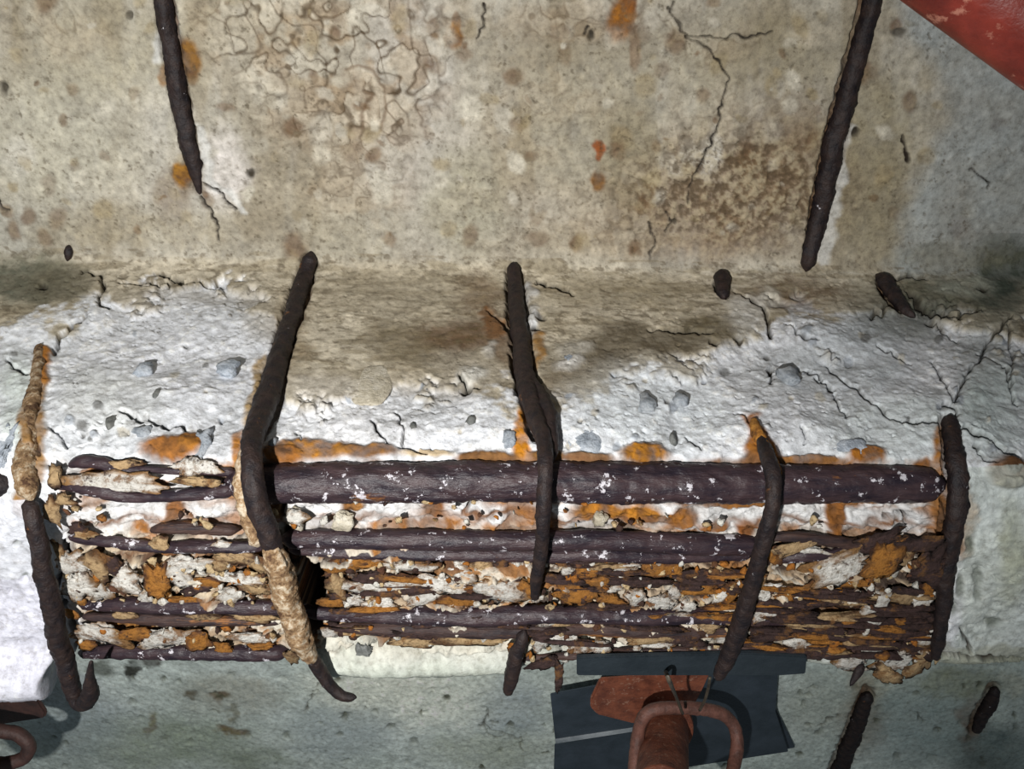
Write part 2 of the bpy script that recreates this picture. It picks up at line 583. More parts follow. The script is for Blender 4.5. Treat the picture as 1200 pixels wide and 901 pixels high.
# pale edges by the near slab bars
for p, wd in [([(200, 0), (206, 40), (200, 60)], 4), ([(188, 40), (183, 70)], 5), ([(1000, 150), (985, 220), (965, 300)], 7), ([(236, 150), (250, 210), (285, 250)], 6)]:
    idx, v = stroke(p, wd, 4, 1, NEAR)
    mixin(idx, v * .7, lin(204, 204, 200))
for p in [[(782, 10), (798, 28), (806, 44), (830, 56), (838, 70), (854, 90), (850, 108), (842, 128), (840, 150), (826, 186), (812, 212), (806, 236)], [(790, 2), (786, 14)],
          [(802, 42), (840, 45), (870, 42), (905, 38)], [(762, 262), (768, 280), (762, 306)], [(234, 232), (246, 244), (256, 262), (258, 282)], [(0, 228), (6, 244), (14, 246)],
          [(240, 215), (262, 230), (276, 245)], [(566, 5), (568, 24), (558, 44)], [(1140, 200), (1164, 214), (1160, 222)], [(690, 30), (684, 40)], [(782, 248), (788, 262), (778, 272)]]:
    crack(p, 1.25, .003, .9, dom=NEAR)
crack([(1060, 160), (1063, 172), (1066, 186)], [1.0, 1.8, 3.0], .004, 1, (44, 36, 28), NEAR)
for a in [(692, 40, 4, 6), (1056, 38, 8, 4), (1004, 156, 4, 5), (790, 260, 3, 3), (152, 18, 4, 4), (6, 104, 4, 8), (295, 204, 5, 6)]:
    stain(*a, lin(56, 50, 40), .9, h=-.003, dom=NEAR, warp=0)

# ---- side face of the beam
SIDE = is_beam & (PY < 545) & (PY > 290)
BEAM = is_beam
bt = np.interp(PX, [-50, 0, 40, 62, 80, 110, 150, 220, 300, 322, 336, 400, 440, 480, 540, 600, 640, 690, 720, 760, 830, 880, 930, 1000, 1060, 1120, 1160, 1250],
               [372, 372, 372, 378, 368, 350, 340, 338, 344, 372, 462, 470, 458, 452, 462, 476, 480, 462, 436, 424, 416, 382, 360, 372, 366, 380, 398, 400])
wob = (NM - .5) * 90 + (NF - .5) * 50 + (fbm(U, V, 90, 3, 27) - .5) * 40
white = sstep(-10, 16, PY - bt + wob) * is_beam
side_beige = (lin(186, 174, 150)[None] * (1 - NB[:, None]) + lin(206, 197, 178)[None] * NB[:, None]) * (.82 + .36 * NM[:, None])
sel = np.nonzero(is_beam & (PY > JUNC - 8))[0]
mixin(sel, sstep(-6, 12, (PY - JUNC)[sel]), side_beige[sel])
hz = fbm(U * .25, V, 12, 4, 14)
mixin(sel, .6 * sstep(.5, .66, hz[sel]), lin(140, 128, 104))
mixin(sel, .6 * sstep(.58, .68, fbm(U * .6, V, 7, 4, 23, .6)[sel]), lin(104, 92, 72))
wt = lin(186, 189, 192)[None] * (1 - NM[:, None]) + lin(232, 234, 239)[None] * NM[:, None]
wt = wt * (.86 + .28 * NF[:, None])
idx = np.nonzero(white > 0)[0]
mixin(idx, white[idx], wt[idx] * 1.06)
D[idx] -= white[idx] * .003
D[idx] += white[idx] * ((fbm(U, V, 90, 2, 6)[idx] - .5) * .012 + (NM[idx] - .5) * .0025 + (NF[idx] - .5) * .0008)
cell = fbm(U, V, 17, 2, 18)
ed = np.maximum(1 - np.abs(cell - .5) / .03, 0) * white
mixin(slice(None), ed * .28, lin(150, 150, 150))
D -= ed * .0006
for a in [(30, 326, 62, 26, (96, 98, 84), .9), (70, 330, 40, 18, (112, 106, 88), .7), (340, 395, 26, 50, (140, 124, 98), .6), (545, 392, 62, 22, (104, 90, 66), .85), (470, 402, 44, 26, (120, 108, 84), .7),
          (565, 345, 30, 20, (120, 100, 72), .6), (690, 424, 50, 22, (104, 94, 76), .85), (760, 398, 80, 17, (96, 86, 68), .85), (660, 452, 24, 26, (128, 116, 96), .7), (830, 386, 40, 16, (104, 94, 72), .8),
          (600, 400, 18, 40, (108, 92, 72), .6), (1100, 345, 90, 24, (92, 92, 76), .8), (1180, 325, 34, 50, (72, 78, 68), .85), (1120, 300, 70, 16, (120, 116, 98), .5), (1050, 375, 60, 24, (120, 122, 116), .7),
          (930, 345, 60, 20, (120, 108, 82), .6), (730, 340, 90, 18, (150, 138, 112), .5), (450, 345, 80, 26, (162, 152, 132), .5), (1160, 430, 40, 50, (140, 146, 142), .5), (920, 430, 50, 30, (160, 164, 164), .4),
          (380, 452, 40, 18, (188, 182, 172), .6), (540, 440, 50, 30, (150, 142, 128), .6), (470, 440, 22, 20, (150, 138, 116), .5), (300, 360, 22, 30, (170, 162, 146), .6), (200, 344, 100, 8, (150, 140, 120), .4)]:
    stain(*a[:4], lin(*a[4]), a[5], dom=is_beam & (PY < 540))
for a in [(553, 440, 18, 10, (206, 204, 196)), (670, 410, 20, 12, (196, 192, 182)), (668, 425, 14, 9, (210, 208, 204)), (628, 376, 8, 14, (222, 224, 226)), (620, 345, 5, 14, (200, 200, 200)), (580, 410, 7, 12, (196, 192, 184)),
          (900, 345, 14, 10, (200, 194, 180)), (876, 368, 26, 20, (204, 202, 196)), (1130, 335, 34, 12, (160, 162, 148)), (200, 420, 90, 60, (226, 228, 234)), (130, 470, 60, 40, (206, 208, 206)), (20, 470, 24, 60, (196, 204, 198)), (420, 500, 80, 26, (222, 222, 224)), (770, 480, 90, 50, (216, 222, 226)), (1060, 500, 90, 40, (200, 208, 208)), (1000, 420, 70, 40, (188, 194, 198)), (1170, 480, 40, 50, (180, 192, 190))]:
    stain(*a[:4], lin(*a[4]), .7, h=.0015, dom=BEAM)
# grey pebble faces and small pits in the white concrete
for k in range(90):
    cx, cy = RNG.uniform(5, 1195), RNG.uniform(385, 528)
    r = RNG.uniform(2, 6.5)
    g = RNG.uniform(.0, 1)
    c = lin(150, 156, 164) if g < .45 else (lin(186, 180, 166) if g < .7 else lin(112, 112, 110))
    stain(cx, cy, r, r * RNG.uniform(.6, 1.3), c, .8, rot=RNG.uniform(0, 180), soft=.3, h=RNG.uniform(-.002, .002), patchy=.2, dom=BEAM & (white > .5), warp=0)
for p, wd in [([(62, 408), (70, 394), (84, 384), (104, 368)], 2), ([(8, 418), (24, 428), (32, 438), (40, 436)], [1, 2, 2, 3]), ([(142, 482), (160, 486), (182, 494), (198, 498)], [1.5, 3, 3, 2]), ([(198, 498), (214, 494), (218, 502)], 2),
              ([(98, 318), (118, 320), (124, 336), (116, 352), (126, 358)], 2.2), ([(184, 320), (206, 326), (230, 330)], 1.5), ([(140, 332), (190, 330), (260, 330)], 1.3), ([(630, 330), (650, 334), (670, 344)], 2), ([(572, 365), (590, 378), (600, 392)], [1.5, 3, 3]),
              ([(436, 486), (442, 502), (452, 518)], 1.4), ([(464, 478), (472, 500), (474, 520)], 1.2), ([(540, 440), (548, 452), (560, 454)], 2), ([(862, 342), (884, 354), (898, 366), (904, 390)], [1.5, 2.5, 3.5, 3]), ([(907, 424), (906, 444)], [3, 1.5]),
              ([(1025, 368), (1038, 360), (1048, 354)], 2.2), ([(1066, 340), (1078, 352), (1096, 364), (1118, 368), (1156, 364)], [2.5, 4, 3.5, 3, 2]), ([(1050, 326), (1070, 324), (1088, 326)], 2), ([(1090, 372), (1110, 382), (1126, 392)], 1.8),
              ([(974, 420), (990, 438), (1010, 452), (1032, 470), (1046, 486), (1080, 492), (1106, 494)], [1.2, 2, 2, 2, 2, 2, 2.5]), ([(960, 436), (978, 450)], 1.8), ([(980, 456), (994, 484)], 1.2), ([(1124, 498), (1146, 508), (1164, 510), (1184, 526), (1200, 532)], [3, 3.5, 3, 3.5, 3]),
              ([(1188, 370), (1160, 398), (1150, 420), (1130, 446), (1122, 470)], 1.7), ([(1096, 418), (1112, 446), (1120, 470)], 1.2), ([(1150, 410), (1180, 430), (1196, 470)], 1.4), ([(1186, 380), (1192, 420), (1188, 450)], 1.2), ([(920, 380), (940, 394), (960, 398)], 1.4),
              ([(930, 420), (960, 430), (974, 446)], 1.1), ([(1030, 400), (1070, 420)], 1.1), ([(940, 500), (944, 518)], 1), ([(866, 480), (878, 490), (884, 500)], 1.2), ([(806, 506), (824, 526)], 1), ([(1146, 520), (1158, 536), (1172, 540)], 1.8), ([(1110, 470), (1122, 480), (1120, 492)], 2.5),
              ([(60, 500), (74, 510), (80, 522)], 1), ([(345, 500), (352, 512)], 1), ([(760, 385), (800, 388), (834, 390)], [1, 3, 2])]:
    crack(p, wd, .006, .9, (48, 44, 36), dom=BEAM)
for cx, cy in [(620, 366), (634, 372), (628, 384), (546, 456), (1040, 334), (1152, 340), (838, 402), (866, 396), (52, 334)]:
    stain(cx, cy, 5, 4, lin(44, 40, 32), .9, h=-.005, dom=BEAM, warp=0)
# rust scar where the first, fourth and fifth stirrups run under the surface
for p, wd, c in [([(48, 408), (46, 430), (38, 470), (34, 510), (32, 560), (30, 590)], [7, 9, 11, 15, 17, 14], (140, 106, 64)), ([(49, 410), (46, 440)], [7, 6], (158, 102, 38)), ([(300, 420), (304, 450)], 8, (160, 134, 92)),
                 ([(886, 486), (890, 510), (892, 540)], [7, 12, 22], (156, 98, 36)), ([(1112, 500), (1108, 540), (1110, 600), (1118, 640)], [8, 10, 12, 14], (150, 98, 40)), ([(1134, 560), (1138, 585), (1128, 650)], [11, 14, 9], (168, 106, 36)),
                 ([(608, 470), (612, 505), (616, 538)], [3, 10, 14], (186, 120, 24)), ([(285, 505), (280, 545), (284, 575)], [6, 10, 10], (164, 108, 44)), ([(308, 440), (296, 490)], [9, 8], (166, 140, 100)), ([(636, 390), (628, 430)], [6, 4], (156, 118, 68)), ([(572, 370), (585, 385)], [8, 10], (118, 84, 52))]:
    idx, v = stroke(p, wd, 4, 1, BEAM)
    mixin(idx, v * (.55 + .7 * NF[idx]), lin(*c))
    D[idx] += v * .001
idx, v = stroke([(52, 420), (46, 440), (44, 470), (40, 500), (46, 530)], [3, 3, 4, 3, 2], 2, 0, BEAM)
mixin(idx, v * .9, lin(58, 36, 22))
D[idx] -= v * .004

# ---- soffit: broken concrete around the bars
SOF = is_beam & (PY > 520)
left_e = np.interp(PY, [520, 560, 600, 640, 700, 780], [30, 62, 70, 78, 90, 94])
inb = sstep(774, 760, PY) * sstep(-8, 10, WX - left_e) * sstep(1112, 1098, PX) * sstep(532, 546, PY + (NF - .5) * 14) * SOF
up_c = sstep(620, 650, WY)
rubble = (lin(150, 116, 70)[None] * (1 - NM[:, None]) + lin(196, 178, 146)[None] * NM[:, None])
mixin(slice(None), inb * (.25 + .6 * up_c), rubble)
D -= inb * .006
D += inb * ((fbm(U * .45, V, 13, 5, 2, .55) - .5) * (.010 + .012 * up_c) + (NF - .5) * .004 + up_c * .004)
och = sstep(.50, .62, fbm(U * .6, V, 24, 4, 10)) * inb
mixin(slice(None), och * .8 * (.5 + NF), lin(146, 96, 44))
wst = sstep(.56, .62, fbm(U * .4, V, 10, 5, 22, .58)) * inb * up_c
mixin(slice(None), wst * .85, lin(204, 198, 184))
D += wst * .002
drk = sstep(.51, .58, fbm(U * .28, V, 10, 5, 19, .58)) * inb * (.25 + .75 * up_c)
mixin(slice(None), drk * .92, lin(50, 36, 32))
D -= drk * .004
# white concrete left between the first two bars
for a in [(130, 600, 56, 13), (242, 600, 30, 12), (370, 603, 34, 14), (450, 603, 52, 14), (545, 606, 26, 12), (580, 612, 14, 10), (665, 604, 24, 12), (862, 611, 42, 13), (930, 612, 34, 12), (1014, 613, 24, 12), (1064, 614, 30, 15), (782, 598, 18, 6)]:
    stain(*a, lin(206, 206, 206), .95, h=.003, patchy=.15, dom=SOF, warp=0, soft=.4)
for a in [(202, 600, 11, 16, (150, 96, 50)), (320, 604, 8, 14, (170, 140, 100)), (412, 598, 14, 10, (166, 116, 60)), (506, 606, 14, 14, (140, 88, 44)), (700, 605, 34, 14, (172, 112, 32)), (750, 608, 30, 14, (176, 116, 34)), (800, 612, 22, 12, (164, 104, 32)), (986, 610, 12, 26, (140, 88, 36)), (880, 626, 14, 9, (150, 90, 40)), (838, 622, 18, 7, (140, 88, 40)),
          (360, 523, 52, 13, (178, 120, 36)), (430, 526, 40, 8, (160, 112, 52)), (330, 530, 24, 10, (160, 100, 34)), (200, 524, 36, 14, (152, 98, 44)), (224, 516, 14, 12, (170, 112, 40)), (756, 529, 29, 12, (184, 122, 28)), (640, 533, 20, 8, (140, 100, 50)), (570, 534, 40, 8, (130, 92, 52)), (690, 535, 30, 6, (150, 120, 90)), (1018, 529, 22, 11, (160, 100, 30)), (950, 537, 40, 6, (150, 102, 48)), (1086, 546, 12, 12, (158, 98, 36)),
          (1188, 552, 26, 20, (150, 96, 38)), (1190, 545, 12, 10, (84, 56, 34)), (1190, 565, 20, 7, (180, 160, 110)), (895, 545, 22, 30, (164, 104, 36)), (1108, 625, 8, 40, (150, 100, 50)), (155, 741, 26, 8, (176, 122, 48)), (500, 528, 30, 5, (190, 170, 140)), (990, 592, 60, 5, (158, 102, 38)), (870, 596, 50, 5, (150, 100, 46))]:
    stain(a[0], a[1], a[2], a[3], lin(*a[4]), 1.0, soft=.28, h=.0022, patchy=.25, dom=BEAM, warp=0)
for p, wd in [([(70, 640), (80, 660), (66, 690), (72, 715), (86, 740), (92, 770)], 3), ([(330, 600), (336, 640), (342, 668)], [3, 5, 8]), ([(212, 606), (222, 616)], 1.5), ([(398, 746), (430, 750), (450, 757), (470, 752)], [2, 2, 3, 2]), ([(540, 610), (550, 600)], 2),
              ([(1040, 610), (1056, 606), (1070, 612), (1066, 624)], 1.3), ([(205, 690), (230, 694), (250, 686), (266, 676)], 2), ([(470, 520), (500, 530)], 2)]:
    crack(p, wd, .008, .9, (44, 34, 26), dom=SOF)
for yy, x0, x1, c in [(589, 70, 1096, (132, 92, 54)), (617, 80, 1096, (120, 82, 52)), (658, 90, 1096, (104, 72, 48)), (702, 92, 1096, (112, 76, 46)), (746, 95, 1096, (108, 76, 50)), (541, 300, 1096, (120, 84, 54))]:
    idx, v = stroke([(x, yy + 3 * math.sin(x / 37)) for x in range(x0, x1, 60)] + [(x1, yy)], 3.2, 3.5, 1, SOF)
    mixin(idx, v * np.clip(2.2 * NM[idx] - .45, 0, 1), lin(*c))
# the deep void beside the second stirrup
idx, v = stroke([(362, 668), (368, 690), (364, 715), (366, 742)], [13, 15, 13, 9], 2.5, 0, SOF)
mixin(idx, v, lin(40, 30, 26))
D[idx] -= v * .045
# outer edges of the soffit: unbroken concrete, paler right, lavender light painted in left
lp = sstep(66, 48, WX) * (PY > 585) * is_beam
mixin(slice(None), lp * .75, lin(206, 208, 216))
rp = sstep(1120, 1136, WX) * (PY > 545) * is_beam
mixin(slice(None), rp * .6, lin(188, 198, 190))
stain(1160, 690, 40, 60, lin(206, 212, 204), .6, dom=SOF)
stain(1190, 650, 20, 60, lin(150, 152, 120), .5, dom=SOF)
for a in [(1140, 640, 6, 10), (1150, 680, 5, 14), (1120, 715, 6, 10), (1170, 735, 10, 6), (1150, 700, 4, 6), (30, 680, 5, 5), (10, 700, 4, 4), (20, 640, 4, 3), (1130, 690, 4, 12)]:
    stain(*a, lin(90, 96, 84), .7, h=-.002, dom=SOF, warp=0)
# lower lip of the soffit
lip = sstep(768, 776, WY) * is_beam * sstep(345, 360, PX) + sstep(770, 778, WY) * is_beam * sstep(345, 330, PX)
lip = np.clip(lip, 0, 1)
mixin(slice(None), lip * .85, lin(176, 184, 172))
lo = sstep(742, 752, WY) * is_beam * sstep(372, 384, PX) * sstep(1100, 600, PX)
mixin(slice(None), lo * .75, lin(206, 206, 194))
rw = sstep(1098, 1112, PX) * sstep(755, 762, WY) * is_beam
mixin(slice(None), rw * .6, lin(150, 150, 130))
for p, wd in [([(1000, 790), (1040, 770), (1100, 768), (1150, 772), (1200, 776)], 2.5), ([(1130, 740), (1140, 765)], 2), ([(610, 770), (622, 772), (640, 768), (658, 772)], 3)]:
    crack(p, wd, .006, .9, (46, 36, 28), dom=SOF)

idx = np.nonzero(is_beam)[0]
bl = sstep(72, 58, WX[idx] + 12 * (NM[idx] - .5)) * sstep(.478, .50, np.repeat(rY, NC)[idx])
D[idx] += bl * .034
bl = sstep(372, 392, WX[idx]) * sstep(668, 600, WX[idx]) * sstep(.478, .50, np.repeat(rY, NC)[idx])
D[idx] += bl * .016
mixin(idx, bl * .85, lin(186, 194, 182))
mixin(slice(None), sstep(70, 58, WX) * is_beam * (PY > 680) * .85, lin(214, 214, 226))  # light falling on the lower left soffit end, painted in
# ---- far slab: green grey concrete
fb = lin(182, 194, 186)[None] * (1 - NB[:, None]) + lin(214, 224, 220)[None] * NB[:, None]
fb = fb * (.78 + .42 * NM[:, None])
idx = np.nonzero(is_far)[0]
COL[idx] = fb[idx]
for a in [(180, 870, 120, 30, (140, 152, 130), .6), (270, 812, 60, 24, (140, 136, 118), .5), (90, 850, 60, 40, (158, 170, 176), .5), (60, 810, 50, 20, (170, 176, 184), .5), (500, 815, 120, 36, (226, 232, 220), .85), (600, 830, 40, 40, (160, 172, 176), .6), (400, 850, 60, 40, (160, 172, 174), .6),
          (570, 880, 70, 22, (172, 180, 164), .6), (440, 800, 80, 26, (226, 230, 216), .7), (1080, 850, 60, 40, (120, 140, 140), .5), (960, 830, 40, 34, (176, 182, 170), .5), (1130, 800, 60, 16, (140, 144, 120), .6), (1170, 880, 50, 30, (96, 112, 112), .7), (1188, 800, 16, 12, (200, 204, 190), .8),
          (1020, 800, 24, 20, (176, 172, 150), .6), (118, 785, 13, 8, (110, 116, 108), .8), (152, 784, 7, 11, (64, 66, 60), .9), (173, 776, 12, 6, (84, 82, 76), .8), (178, 848, 7, 14, (120, 118, 70), .7), (272, 856, 18, 7, (110, 100, 62), .8), (222, 816, 10, 6, (92, 86, 70), .8), (260, 820, 10, 5, (104, 98, 70), .7),
          (270, 836, 8, 4, (110, 104, 76), .7), (1140, 845, 14, 30, (110, 80, 60), .6), (1012, 840, 24, 40, (120, 104, 84), .5), (1155, 900, 30, 20, (110, 116, 110), .4), (300, 890, 40, 16, (120, 130, 110), .5)]:
    stain(*a[:4], lin(*a[4]), a[5], dom=is_far)
for k in range(120):
    stain(RNG.uniform(0, 1200), RNG.uniform(790, 900), RNG.uniform(1.5, 5), RNG.uniform(1.5, 4), lin(86, 88, 72), RNG.uniform(.3, .8), h=-.002, dom=is_far, warp=0)
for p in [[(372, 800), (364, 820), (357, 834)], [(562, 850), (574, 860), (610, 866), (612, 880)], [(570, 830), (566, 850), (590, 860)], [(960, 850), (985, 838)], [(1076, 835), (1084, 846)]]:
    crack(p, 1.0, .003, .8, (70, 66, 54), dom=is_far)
D[is_far] *= 1.4
# grooves where the bars lie in the concrete
for p, wd, dp, dom in [([(190, -20), (200, 50), (210, 110), (220, 160), (229, 200), (233, 226)], [10, 11, 11, 10, 7, 3], .007, NEAR), ([(1024, -10), (1004, 70), (988, 130), (974, 190), (961, 250), (949, 302)], [11, 12, 13, 13, 11, 6], .008, NEAR),
                       ([(1018, 812), (1008, 840), (996, 872), (980, 910)], [8, 10, 11, 11], .008, None), ([(1168, 806), (1160, 824), (1150, 842), (1143, 856)], [6, 9, 9, 5], .008, None),
                       ([(362, 308), (357, 325), (346, 360), (335, 390), (325, 425), (314, 465), (300, 500)], [9, 11, 12, 12, 14, 15, 13], .008, BEAM), ([(602, 322), (604, 340), (608, 380), (612, 420), (620, 460), (632, 500)], [9, 11, 12, 13, 14, 14], .008, BEAM),
                       ([(1111, 494), (1118, 515), (1124, 550), (1122, 590), (1116, 630), (1110, 680), (1104, 720), (1099, 750)], [9, 12, 14, 14, 13, 12, 10, 8], .009, BEAM), ([(847, 327), (848, 342)], [8, 7], .008, BEAM), ([(1036, 331), (1048, 345), (1058, 358)], [7, 8, 5], .008, BEAM)]:
    idx, v = stroke(p, wd, 3.5, 0, dom)
    mixin(idx, v * (.3 + .8 * NM[idx]), lin(96, 70, 48))
    D[idx] -= v * dp * (.5 + NF[idx])
COL *= (.74 + .52 * NF)[:, None] * (.9 + .2 * NS)[:, None]

nx = NR * 0
Pn = np.stack([X.ravel(), (Yb + nY[:, None] * D.reshape(NR, NC)).ravel(), (CAM.z + Zb + nZ[:, None] * D.reshape(NR, NC)).ravel()], 1)
COL = np.clip(COL, 0.004, .85)


def strip(name, r0, r1):
    nr = r1 - r0 + 1
    ids = np.arange(nr * NC).reshape(nr, NC)
    f = np.stack([ids[:-1, :-1], ids[1:, :-1], ids[1:, 1:], ids[:-1, 1:]], -1).reshape(-1, 4)
    a, b = r0 * NC, (r1 + 1) * NC
    return mesh_obj(name, Pn[a:b], f, M_CONC, colors=COL[a:b])


ceiling = tag(strip('ceiling', 0, i_b0), 'stained beige concrete ceiling slab before the beam, with damp rings', 'ceiling', kind='structure')
beam = tag(strip('beam', i_b0, i_b1), 'spalled white concrete beam with its rusted reinforcement laid bare', 'beam', kind='structure')
ceiling2 = tag(strip('ceiling', i_b1, NR - 1), 'green grey concrete ceiling slab beyond the beam', 'ceiling', kind='structure')


# ------------------------------------------------------------------ bars
def resample(P, step):
    P = np.array([list(p) for p in P], float)
    # Catmull-Rom through the points, then even spacing
    Q = np.vstack([2 * P[0] - P[1], P, 2 * P[-1] - P[-2]])
    out = []
    for i in range(1, len(Q) - 2):
        for t in np.linspace(0, 1, 24, endpoint=False):
            a, b, c, d = Q[i - 1], Q[i], Q[i + 1], Q[i + 2]
            out.append(.5 * (2 * b + (c - a) * t + (2 * a - 5 * b + 4 * c - d) * t * t + (3 * b - a - 3 * c + d) * t ** 3))
    out.append(Q[-2])
    out = np.array(out)
    s = np.concatenate([[0], np.cumsum(np.linalg.norm(np.diff(out[:, :3], axis=0), axis=1))])
    n = max(3, int(s[-1] / step) + 1)
    ss = np.linspace(0, s[-1], n)
    return np.stack([np.interp(ss, s, out[:, k]) for k in range(out.shape[1])], 1), ss


def tube(name, pts4, mat, parent=None, seg=18, step=.0022, rough=.12, seed=0, ridges=0.0, taper=True):
    """pts4: (x, y, z, radius). A bar with an eaten, uneven surface."""
    R, ss = resample(pts4, step)
    C, rad = R[:, :3], np.maximum(R[:, 3], .0004)
    T = np.gradient(C, axis=0)
    T /= np.linalg.norm(T, axis=1)[:, None]
    ref = np.array([0.03, .28, 1.0])
    A = np.cross(T, ref)
    A /= np.linalg.norm(A, axis=1)[:, None]
    B = np.cross(T, A)
    n = len(C)
    th = np.linspace(0, 2 * math.pi, seg, endpoint=False)
    thg, sg = np.meshgrid(th, ss)
    rg = rad[:, None]
    cx, cy = np.cos(thg) * 2.2, np.sin(thg) * 2.2
    q = sg / .012
    nn = fbm(cx * 1.3 + q + 31 * seed, cy * 1.3 + q * .37, 1.0, 5, seed, .62) - .5
    n2 = fbm(cx * 2.6 + sg / .0045 + 3 * seed, cy * 2.6 - sg / .006, 1.0, 3, seed + 5, .6) - .5
    fac = 1 + rough * (2.6 * nn + 1.9 * n2)
    jit = np.stack([fbm(ss / .03 + 9 * seed, ss * 0, 1.0, 4, seed + 11, .6), fbm(ss / .03, ss * 0 + 3.5, 1.0, 4, seed + 12, .6)], 1) - .5
    C = C + (A * jit[:, :1] + B * jit[:, 1:]) * (rad * rough * 3.2)[:, None]
    if ridges:
        rr = fbm(thg / (2 * math.pi) * 9 + .5 * np.sin(sg * 30), sg / .06 + 7 * seed, 1.0, 3, seed + 3) - .5
        rr[:, :] = rr * np.minimum(1, np.minimum(thg, 2 * math.pi - thg) * 2)
        fac = fac + ridges * 2 * rr
    r = rg * fac
    if taper:
        e = np.minimum(1, np.minimum(ss, ss[-1] - ss) / (1.1 * rad) * .8 + .25)
        r = r * e[:, None]
    Pv = C[:, None, :] + A[:, None, :] * (np.cos(thg) * r)[..., None] + B[:, None, :] * (np.sin(thg) * r)[..., None]
    V_ = Pv.reshape(-1, 3)
    ids = np.arange(n * seg).reshape(n, seg)
    nxt = np.roll(ids, -1, axis=1)
    f = np.stack([ids[:-1], nxt[:-1], nxt[1:], ids[1:]], -1).reshape(-1, 4)
    V_ = np.vstack([V_, C[:1], C[-1:]])
    c0, c1 = n * seg, n * seg + 1
    k0 = np.stack([nxt[0], ids[0], np.full(seg, c0), np.full(seg, c0)], -1)
    k1 = np.stack([ids[-1], nxt[-1], np.full(seg, c1), np.full(seg, c1)], -1)
    me_f = [tuple(x) for x in f] + [tuple(x[:3]) for x in k0] + [tuple(x[:3]) for x in k1]
    me = bpy.data.meshes.new(name)
    me.from_pydata(V_.tolist(), [], me_f)
    me.polygons.foreach_set('use_smooth', np.ones(len(me.polygons), bool))
    me.materials.append(mat)
    me.update()
    o = bpy.data.objects.new(name, me)
    col.objects.link(o)
    if parent is not None:
        o.parent = parent
        o.matrix_parent_inverse = Matrix.Translation(parent.location).inverted()
    return o


def bar_pts(lst, beam=True):
    """(px, py, half width in pixels, metres nearer to the camera) -> 3-D centre line with radii."""
    out = []
    for px, py, hw, off in lst:
        p, _, t = frame_at(px, py, off, beam)
        out.append((p.x, p.y, p.z, hw * t / FPX))
    return out


# longitudinal bars
A_ = tag(empty('longitudinal_rebar', pt(600, 565)), 'thickest rusted main bar along the upper edge of the exposed beam underside', 'rebar', 'corroded main bars of the beam')
tube('bar_length', bar_pts([(262, 566, 20, -0.0085), (330, 566, 23, -0.0055), (480, 564, 24, -0.0055), (640, 565, 24, -0.0055), (800, 566, 24, -0.0055), (890, 566, 23, -0.0065), (990, 566, 22, -0.0075), (1060, 568, 22, -0.0085), (1094, 568, 19, -0.0105), (1102, 569, 15, -0.0145)]), M_BAR, A_, 40, .0016, .075, 1, .07)
tube('bar_length', bar_pts([(-60, 566, 16, -0.0105), (0, 566, 16, -0.0075), (22, 567, 15, -0.0125)]), M_STIR, A_, 18, .003, .1, 2)
tube('rust_layer', bar_pts([(80, 546, 3, -0.0035), (96, 541, 8, -0.0005), (120, 543, 8, -0.0005), (140, 551, 6, -0.0005), (165, 549, 3.5, -0.0005), (200, 552, 4, -0.0005), (240, 553, 4, -0.0015), (276, 553, 6, -0.0025)]), M_BAR, A_, 14, .002, .16, 3, .1)
tube('rust_layer', bar_pts([(64, 571, 3, -0.0035), (84, 569, 7, -0.0015), (112, 574, 9, -0.0005), (142, 580, 8, -0.0005), (168, 583, 6, -0.0005), (205, 580, 7, -0.0005), (240, 577, 8, -0.0015), (278, 573, 9, -0.0025)]), M_BAR, A_, 16, .002, .14, 4, .1)
B_ = tag(empty('longitudinal_rebar', pt(600, 640)), 'rusted main bar second from the top, split along its length, white flecks', 'rebar', 'corroded main bars of the beam')
tube('bar_length', bar_pts([(330, 630, 10, -0.0055), (350, 631, 11, -0.0025), (480, 632, 12, -0.0015), (600, 634, 12, -0.0015), (700, 634, 12, -0.0015), (800, 637, 13, -0.0015), (892, 640, 12, -0.0035)]), M_BAR, B_, 20, .0022, .09, 5, .1)
tube('rust_layer', bar_pts([(338, 644, 5, -0.0035), (400, 647, 8, -0.0015), (480, 648, 9, -0.0015), (560, 650, 9, -0.0015), (640, 650, 9, -0.0025), (720, 650, 10, -0.0015), (800, 652, 8, -0.0025), (880, 652, 6, -0.0045)]), M_BAR, B_, 16, .0022, .12, 6, .1)
tube('rust_layer', bar_pts([(80, 629, 4, -0.0055), (100, 632, 6, -0.0025), (140, 636, 7, -0.0015), (190, 641, 7, -0.0015), (240, 640, 8, -0.0015), (290, 640, 7, -0.0025), (312, 640, 5, -0.0055)]), M_BAR, B_, 16, .002, .18, 7, .14)
tube('rust_layer', bar_pts([(176, 622, 4, -0.0045), (200, 618, 7, -0.0015), (240, 620, 7, -0.0015), (280, 621, 6, -0.0035)]), M_LAM, B_, 14, .002, .2, 8, .14)
tube('rust_layer', bar_pts([(884, 630, 5, -0.0045), (930, 629, 6, -0.0015), (980, 635, 7, -0.0015), (1020, 640, 7, -0.0025), (1096, 634, 6, -0.0045)]), M_LAM, B_, 14, .002, .2, 9, .14)
tube('rust_layer', bar_pts([(905, 655, 4, -0.0025), (940, 652, 9, 0.0005), (975, 648, 5, -0.0005), (1000, 640, 3, -0.0035)]), M_BAR, B_, 14, .002, .15, 10, .1)
C_ = tag(empty('longitudinal_rebar', pt(600, 728)), 'rusted main bar third from the top, swollen into thin layers', 'rebar', 'corroded main bars of the beam')
